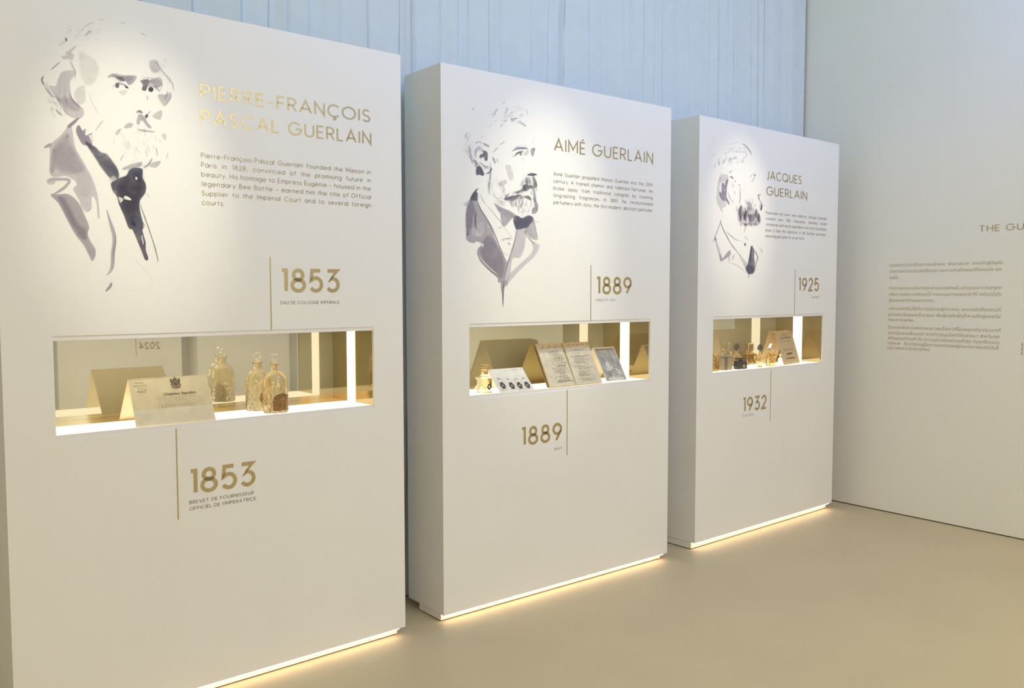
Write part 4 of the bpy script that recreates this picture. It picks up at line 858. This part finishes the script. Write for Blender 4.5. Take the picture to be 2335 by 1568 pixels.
# --- bee bottles
def bee_bottle(label, mw, lab):
    t = thing('perfume_bottle', label, 'bottle', mw, 'embossed glass bottles in the first showcase')
    mb = MB()
    prof = [(.030, 0), (.045, .001), (.047, .004), (.047, .096), (.0478, .098), (.0478, .102), (.046, .105), (.0455, .118), (.043, .130), (.037, .142), (.029, .150), (.019, .155), (.0155, .160), (.0155, .180), (.0185, .182), (.0185, .189), (.016, .191)]
    mb.shell(prof, .0035, n=40, sy=.9); b0 = mb.build('bottle_body', M['beeglass'], t, smooth=True)
    bees = MB()
    for row in range(6):
        z = .012+.0165*row; n = 12
        for i in range(n):
            a = 2*pi*(i+.5*(row % 2))/n; r = .0472
            if lab and -2.75 < (a if a < pi else a-2*pi) < -.9 and z < .075: continue
            c = Vector((r*cos(a), r*.9*sin(a), z)); tx = Vector((-sin(a), cos(a), 0)); nn = Vector((cos(a), sin(a), 0))
            P = []; 
            for q in range(8):
                an = 2*pi*q/8; P.append(c+tx*.0035*cos(an)+Vector((0, 0, 1))*.0055*sin(an))
            P.append(c+nn*.0022); bees.add(P, [(q, (q+1) % 8, 8) for q in range(8)])
    bees.build('embossing', M['beeglass'], b0, smooth=True, auto=0)
    s = MB(); s.lathe([(.006, .189), (.006, .196), (.003, .198)], n=12); s.torus((0, 0, .2095), .0122, .0028, n=28); s.build('stopper', M['glass'], t, smooth=True)
    lb = MB(); rows = []
    a0, a1, z0, z1 = (radians(-124), radians(-34), .010, .075) if lab else (radians(-100), radians(-55), .030, .072)
    n = 14; V = []
    for i in range(n+1):
        q = -1+2*i/n; a = (a0+a1)/2+(a1-a0)/2*q
        top = z0+(z1-z0)*(.62+.38*sqrt(max(0, 1-q*q))) if lab else (z0+z1)/2+(z1-z0)/2*sqrt(max(0, 1-q*q))
        bot = z0 if lab else (z0+z1)/2-(z1-z0)/2*sqrt(max(0, 1-q*q))
        for j in range(5):
            z = bot+(top-bot)*j/4; r = .0484; V.append((r*cos(a), r*.9*sin(a), z))
    lb.add(V, [(i*5+j, (i+1)*5+j, (i+1)*5+j+1, i*5+j+1) for i in range(n) for j in range(4)])
    if lab:
        lo = lb.build('bottle_label', M['redlabel'], t, label='arched red and gold label')
        g = MB()
        def on(q, z, e=.0489):
            a = (a0+a1)/2+(a1-a0)/2*q; return (e*cos(a), e*.9*sin(a), z)
        for z, hw, th in ((.058, .22, .0022), (.052, .3, .0015), (.040, .5, .004), (.033, .62, .002), (.026, .5, .0016), (.020, .6, .0016), (.015, .4, .0014)):
            g.add([on(-hw, z-th/2), on(0, z-th/2), on(hw, z-th/2), on(hw, z+th/2), on(0, z+th/2), on(-hw, z+th/2)], [(0, 1, 4, 5), (1, 2, 3, 4)])
        g.build('label_print', M['goldlabel'], lo)
    else: lb.build('bottle_label', M['goldlabel'], t, label='small round gold label')
    return t
bee_bottle('clear embossed bottle with an arched red-gold label, in front of its twin', place(1, .912, .066), True)
bee_bottle('clear embossed bottle with a small round gold label, behind the red-labelled bottle', place(1, .888, .170, -8), False)

# --- second showcase
def box_bottle(mb, w, d, z0, z1, sh, nw, zn, bev=.003):
    """square flask: body, sloping shoulders, neck (sections stacked)"""
    def sec(a, c, z):
        q = bev if min(a, c) > .02 else .001
        return [(-a/2+q, -c/2, z), (a/2-q, -c/2, z), (a/2, -c/2+q, z), (a/2, c/2-q, z), (a/2-q, c/2, z), (-a/2+q, c/2, z), (-a/2, c/2-q, z), (-a/2, -c/2+q, z)]
    S_ = [sec(w-.004, d-.004, z0), sec(w, d, z0+.002), sec(w, d, z1), sec(nw*1.15, nw*1.15, sh), sec(nw, nw, sh+.003), sec(nw, nw, zn)]
    V = [p for s in S_ for p in s]; Fs = [tuple(reversed(range(8)))]
    for j in range(len(S_)-1):
        for i in range(8): Fs.append((j*8+i, j*8+(i+1) % 8, (j+1)*8+(i+1) % 8, (j+1)*8+i))
    Fs.append(tuple(40+i for i in range(8))); mb.add(V, Fs)
t = thing('perfume_bottle', 'square pale amber bottle with gold cap at the left end of the middle showcase', 'bottle', place(2, .272, .064))
mb = MB(); box_bottle(mb, .056, .044, 0, .066, .080, .024, .100); b0 = mb.build('bottle_body', M['yellowglass'], t)
mb = MB(); mb.lathe([(.017, .0975), (.018, .100), (.017, .104), (.010, .106), (.010, .112), (.019, .120), (.021, .124), (.018, .127)], n=20); mb.build('stopper', M['amberglass'], t, smooth=True)
mb = MB(); mb.add([(.010+.0105*(1+.14*cos(6*a))*cos(a), -.0225, .028+.0135*(1+.14*cos(6*a))*sin(a)) for a in [2*pi*i/30 for i in range(30)]], [tuple(range(30))]); sl = mb.build('bottle_label', M['black'], t, label='small black lobed label')
mb = MB(); mb.disc((.010, -.0227, .029), .0045, .0065, 14); mb.build('label_print', M['palegrey'], sl)

R2 = random.Random(5)
W2, H2_, D2 = .203, .0985, .092
t, f = tent('label_card', 'low white folded card printed with four ornate labels, behind the square bottle', 'card', place(2, .327, .019), W2, H2_, D2, .205, .002, M['whitepaper'], M['creamback'])
F = Face(W2, H2_, D2); mk = MB(); gk = MB(); wk = MB()
for i, (a, v) in enumerate(((.17, .72), (.42, .76), (.64, .78), (.86, .79))):
    F.rect(gk, a-.095, v-.27, a+.095, v+.2) if i in (0, 2) else None
    F.rect(wk, a-.088, v-.25, a+.088, v+.185)
    F.ring(mk, a, v, .068, .145, .52, 30, .10, 6); F.ring(mk, a, v, .03, .075, .4, 16); 
    F.scribble(mk, a-.05, a+.05, v-.30, .03, R2, .3); F.scribble(mk, a-.03, a+.03, v-.265, .022, R2, .3)
    F.scribble(gk, a-.06, a+.06, v+.17, .022, R2, .3)
F.scribble(gk, .32, .62, .13, .06, R2, .2); F.scribble(gk, .66, .95, .11, .07, R2, .2)
gk.build('pale_print', M['palegrey'], f); wk.build('label_paper', M['whitepaper'], f); mk.build('ornate_labels', M['black'], f, label='four black ornate labels in a row')

R3 = random.Random(9)
W3, H3_, D3 = .352, .198, .106
t = thing('ledger_book', 'open handwritten ledger leaning on a mustard stand in the middle showcase', 'book', place(2, .622, .021, .5))
FB = Face(W3, H3_, D3)
L3 = sqrt(H3_**2+D3**2); ny, nz = -H3_/L3, D3/L3
mb = MB(); leaf(mb, (.012, 0), (D3+.010, H3_-.002), W3, -.003); leaf(mb, (.245, 0), (D3+.034, H3_-.002), W3, .003); mb.box(0, W3, D3+.008, D3+.036, H3_-.005, H3_-.002); mb.build('book_stand', M['mustard'], t, label='mustard-coloured folding stand')
mb = MB(); leaf(mb, (.2458, 0), (D3+.0348, H3_-.002), W3, -.0006); mb.build('stand_lining', M['linen'], t, label='pale back lining of the stand')
def page_block(a0, a1, gut, name, m):
    """one half of the open book: the page surface rises to a soft hump and dips into the gutter"""
    mb = MB(); n = 14; V = []
    for i in range(n+1):
        a = a0+(a1-a0)*i/n; q = abs(a-gut)/abs(a1-a0); hmp = .011*(1-(1-min(1, q*3.2))**2)*(1-.35*q)+.0012
        for v in (0, 1):
            k = 1-v; y, z = D3*k, H3_*k+.002
            V.append((a*W3, y+ny*hmp, z+nz*hmp)); V.append((a*W3, y, z))
    Fs = []
    for i in range(n):
        b_ = i*4; c_ = b_+4
        Fs += [(b_, b_+2, c_+2, c_), (b_+1, c_+1, c_+3, b_+3), (b_, c_, c_+1, b_+1), (b_+2, b_+3, c_+3, c_+2)]
    Fs += [(0, 1, 3, 2), (n*4, n*4+2, n*4+3, n*4+1)]
    mb.add(V, Fs); o = mb.build(name, m, t, smooth=True); fixnormals(o); return o
pg1 = page_block(.008, .5, .5, 'page_block', M['agedpaper']); pg2 = page_block(.5, .992, .5, 'page_block', M['agedpaper'])
mb = MB(); leaf(mb, (-.001, 0), (D3-.001, H3_+.003), W3, -.0022); mb.build('book_cover', M['mustard'], t)
class PageFace(Face):
    def at(s, a, v):
        q = abs(a-.5)/.492; hmp = .011*(1-(1-min(1, q*3.2))**2)*(1-.35*q)+.0012+.0007+.00003*s.n
        k = 1-v; return (a*s.w, s.dr*k+ny*hmp, s.h*k+.002+nz*hmp)
F = PageFace(W3, H3_, D3)
hw1, hw2, bd, rd = MB(), MB(), MB(), MB()
for half in (0, 1):
    n = 10; o0 = .008 if half == 0 else .503
    V = [F.at(o0+.489*i/n, v) for i in range(n+1) for v in (.0, .135)]
    (bd).add(V, [(2*i, 2*i+1, 2*i+3, 2*i+2) for i in range(n)])
bd.build('page_band', M['agededge'], pg1, label='browned band along the top of both pages'); F.n += 3
F.scribble(rd, .08, .47, .09, .028, R3, .35); F.scribble(rd, .55, .72, .075, .030, R3, .35); F.scribble(rd, .74, .97, .07, .030, R3, .45)
rd.build('heading_script', M['redink'], pg1, label='reddish handwritten heading')
for i in range(30):
    v = .19+.0255*i
    if R3.random() < .9: F.scribble(hw1, .20+R3.uniform(-.05, .05), .40+R3.uniform(-.06, .07), v, .012, R3, .4 if i % 7 else .8)
    if R3.random() < .85: F.scribble(hw2, .58+R3.uniform(-.02, .06), .82+R3.uniform(-.08, .1), v, .012, R3, .35 if i % 6 else .7)
    if R3.random() < .25: F.scribble(hw1, .06, .10, v, .010, R3, .3)
hw1.build('handwriting', M['greyink'], pg1); hw2.build('handwriting', M['greyink'], pg2)

W4, H4, D4 = .150, .168, .100
t, f = tent('picture_card', 'tall grey picture card with a white border, right of the open ledger', 'card', place(2, 1.043, .058), W4, H4, D4, .195, .006, M['whitepaper'], M['creamback'])
F = Face(W4, H4, D4); mb = MB(); F.rect(mb, .045, .03, .955, .975); gp = mb.build('picture', M['greyprint'], f, label='grey printed picture')
mb = MB(); F.rect(mb, .06, .04, .94, .10); mb.build('dark_band', M['greyink'], gp)
mb = MB(); F.ell(mb, .36, .52, .10, .09); F.ell(mb, .38, .64, .15, .06); F.poly(mb, [(.40, .57), (.58, .55), (.56, .66), (.44, .66)]); F.poly(mb, [(.48, .66), (.72, .62), (.86, .84), (.62, .88)]); F.ell(mb, .5, .93, .38, .05); F.rect(mb, .2, .125, .5, .14); mb.build('pale_figure', M['palegrey'], gp)
mb = MB()
for k_, (a, v, c_) in enumerate(((.47, .66, 'A'), (.50, .73, 'B'), (.54, .80, 'C'))):
    for q in range(3): F.rect(mb, a+.07*q, v, a+.05+.07*q, v+.05)
F.ring(mb, .66, .86, .17, .05, .8); mb.build('dark_marks', M['greyink'], gp)

# --- third showcase
t = thing('perfume_bottle', 'gold bottle with a sunburst of rays at the left end of the third showcase', 'bottle', place(3, .248, .068))
mb = MB(); mb.box(-.030, .030, -.016, .016, 0, .088); bx = mb.build('bottle_body', M['goldlabel'], t, bevel=.004)
mb = MB()
for i in range(17):
    a = radians(8+164*i/16); L_ = .024 if i in (0, 16) else min(.075, .029/max(.02, abs(cos(a))) if abs(cos(a)) > .38 else .075)
    c0 = Vector((0, -.0165, .010)); d = Vector((cos(a), 0, sin(a))); n_ = Vector((-sin(a), 0, cos(a)))
    p = [c0+d*.008, c0+d*L_-n_*.0021*(L_/.06), c0+d*L_+n_*.0021*(L_/.06)]
    mb.prism([tuple(q) for q in p], (0, -.003, 0))
fixnormals(mb.build('sunburst_rays', M['brightgold'], bx, label='bright gold rays in relief'))
mb = MB(); mb.lathe([(.012, .088), (.012, .093), (.018, .095), (.018, .099), (.012, .101)], n=18); mb.build('stopper', M['brightgold'], t, smooth=True)

t = thing('perfume_box', 'olive box with a dark brown band, beside the sunburst bottle', 'box', place(3, .362, .078, -14))
mb = MB(); mb.box(-.042, .042, -.022, .022, 0, .076); mb.build('box_body', M['olivebox'], t, bevel=.006)
mb = MB(); mb.box(-.0435, .0435, -.0235, .0235, .076, .088); mb.build('box_lid', M['olivebox'], t, bevel=.006)
mb = MB(); mb.box(-.020, .002, -.0228, -.0221, .001, .074); mb.build('brown_band', M['brownband'], t, label='dark brown upright band')

def heart_bottle(label, mw, grp):
    t = thing('perfume_bottle', label, 'bottle', mw, grp)
    mb = MB(); mb.shell([(.020, 0), (.023, .002), (.021, .005), (.009, .010), (.008, .015), (.018, .022), (.034, .034), (.041, .050), (.040, .062), (.031, .072), (.018, .080), (.011, .086), (.010, .098), (.013, .101)], .003, n=36, lobes=12, amp=.035, sy=.6)
    mb.build('bottle_body', M['yellowglass'], t, smooth=True)
    mb = MB(); mb.lathe([(.006, .099), (.008, .108), (.024, .113), (.025, .120), (.021, .134), (.012, .145), (.002, .148)], n=24, sy=.55); mb.build('stopper', M['smoke'], t, smooth=True, label='dark rounded stopper')
    return t
G3 = 'scalloped bottles with dark stoppers'
heart_bottle('scalloped clear bottle with dark rounded stopper, behind the low black bottle', place(3, .548, .128), G3)
heart_bottle('scalloped clear bottle with dark rounded stopper, standing left of the gold-banded flask', place(3, .700, .066), G3)
for o in list(C.objects):
    if o.parent is None and o.get('group') == G3 and 'left of' in o['label']:
        o.scale = (.95, .95, .94)

t = thing('perfume_bottle', 'low square black bottle with a wide flat stopper, right of the olive box', 'bottle', place(3, .487, .058, -6))
mb = MB(); mb.box(-.040, .040, -.018, .018, 0, .050); mb.build('bottle_body', M['blackglass'], t, bevel=.004)
mb = MB(); mb.lathe([(.012, .050), (.012, .058)], n=16); mb.box(-.034, .034, -.013, .013, .058, .068); mb.build('stopper', M['blackglass'], t, bevel=.002)
mb = MB(); mb.lathe([(.010, 0), (.0, .0012)], n=14); lb = mb.build('bottle_label', M['goldlabel'], t, label='small round gold label'); lb.matrix_local = Matrix.Translation((.012, -.0181, .018)) @ Matrix.Rotation(radians(90), 4, 'X')

t = thing('perfume_bottle', 'amber bottle with a square pinkish stopper, at the back of the third showcase', 'bottle', place(3, .868, .255))
mb = MB(); box_bottle(mb, .092, .05, 0, .062, .070, .030, .078, .006); mb.build('bottle_body', M['amberglass'], t)
mb = MB(); mb.box(-.026, .026, -.013, .013, .0785, .128); mb.build('stopper', M['yellowglass'], t, bevel=.004)

t = thing('perfume_bottle', 'gold-banded flask with a clear triangular stopper, in front of the brown document', 'bottle', place(3, .812, .064))
mb = MB(); box_bottle(mb, .066, .034, 0, .062, .078, .022, .092, .004); b0 = mb.build('bottle_body', M['amberglass'], t)
mb = MB(); mb.box(-.034, .034, -.018, .018, .046, .0485); mb.box(-.034, .034, -.018, .018, .062, .0645); mb.build('gold_band', M['brightgold'], b0, label='polished gold bands')
mb = MB(); mb.prism([(-.030, -.008, .0935), (.030, -.008, .0935), (.022, -.008, .112), (.004, -.008, .138), (-.004, -.008, .138), (-.022, -.008, .112)], (0, .016, 0)); mb.build('stopper', M['glass'], t, bevel=.002)
t = thing('perfume_bottle', 'tiny clear phial with gold trim, between the gold-banded flask and the brown document', 'bottle', place(3, .893, .050))
mb = MB(); mb.lathe([(.012, 0), (.015, .002), (.015, .036), (.010, .046), (.006, .050), (.006, .060), (.009, .062)], n=20); mb.build('bottle_body', M['glass'], t, smooth=True)
mb = MB(); mb.lathe([(.008, .0625), (.011, .066), (.009, .074), (.003, .078)], n=16); mb.build('stopper', M['brightgold'], t, smooth=True)

R5 = random.Random(21)
W5, H5, D5 = .252, .206, .062
t, f = tent('document_card', 'tall brown folded document standing at the right of the third showcase', 'document', place(3, .931, .046, 9.5), W5, H5, D5, .165, .040, M['brownpaper'], M['brownpaper'], .002)
F = Face(W5, H5, D5); mb = MB()
F.txt(mb, 'LE PARFUM', .5, .235, .055, .62, .17, 'm'); F.rect(mb, .26, .095, .74, .103); F.rect(mb, .34, .13, .66, .138); F.rect(mb, .3, .29, .7, .296); F.rect(mb, .24, .325, .76, .332)
for v in (.56, .60): F.scribble(mb, .26, .78, v, .018, R5, .3)
F.ell(mb, .38, .70, .06, .028); F.ell(mb, .62, .69, .05, .026); F.rect(mb, .44, .66, .56, .72)
F.txt(mb, 'PARIS', .5, .86, .062, .52, .2, 'm'); 
for i in range(5): F.rect(mb, .2+.13*i, .88, .21+.13*i, .93)
mb.build('printed_text', M['brownink'], f)
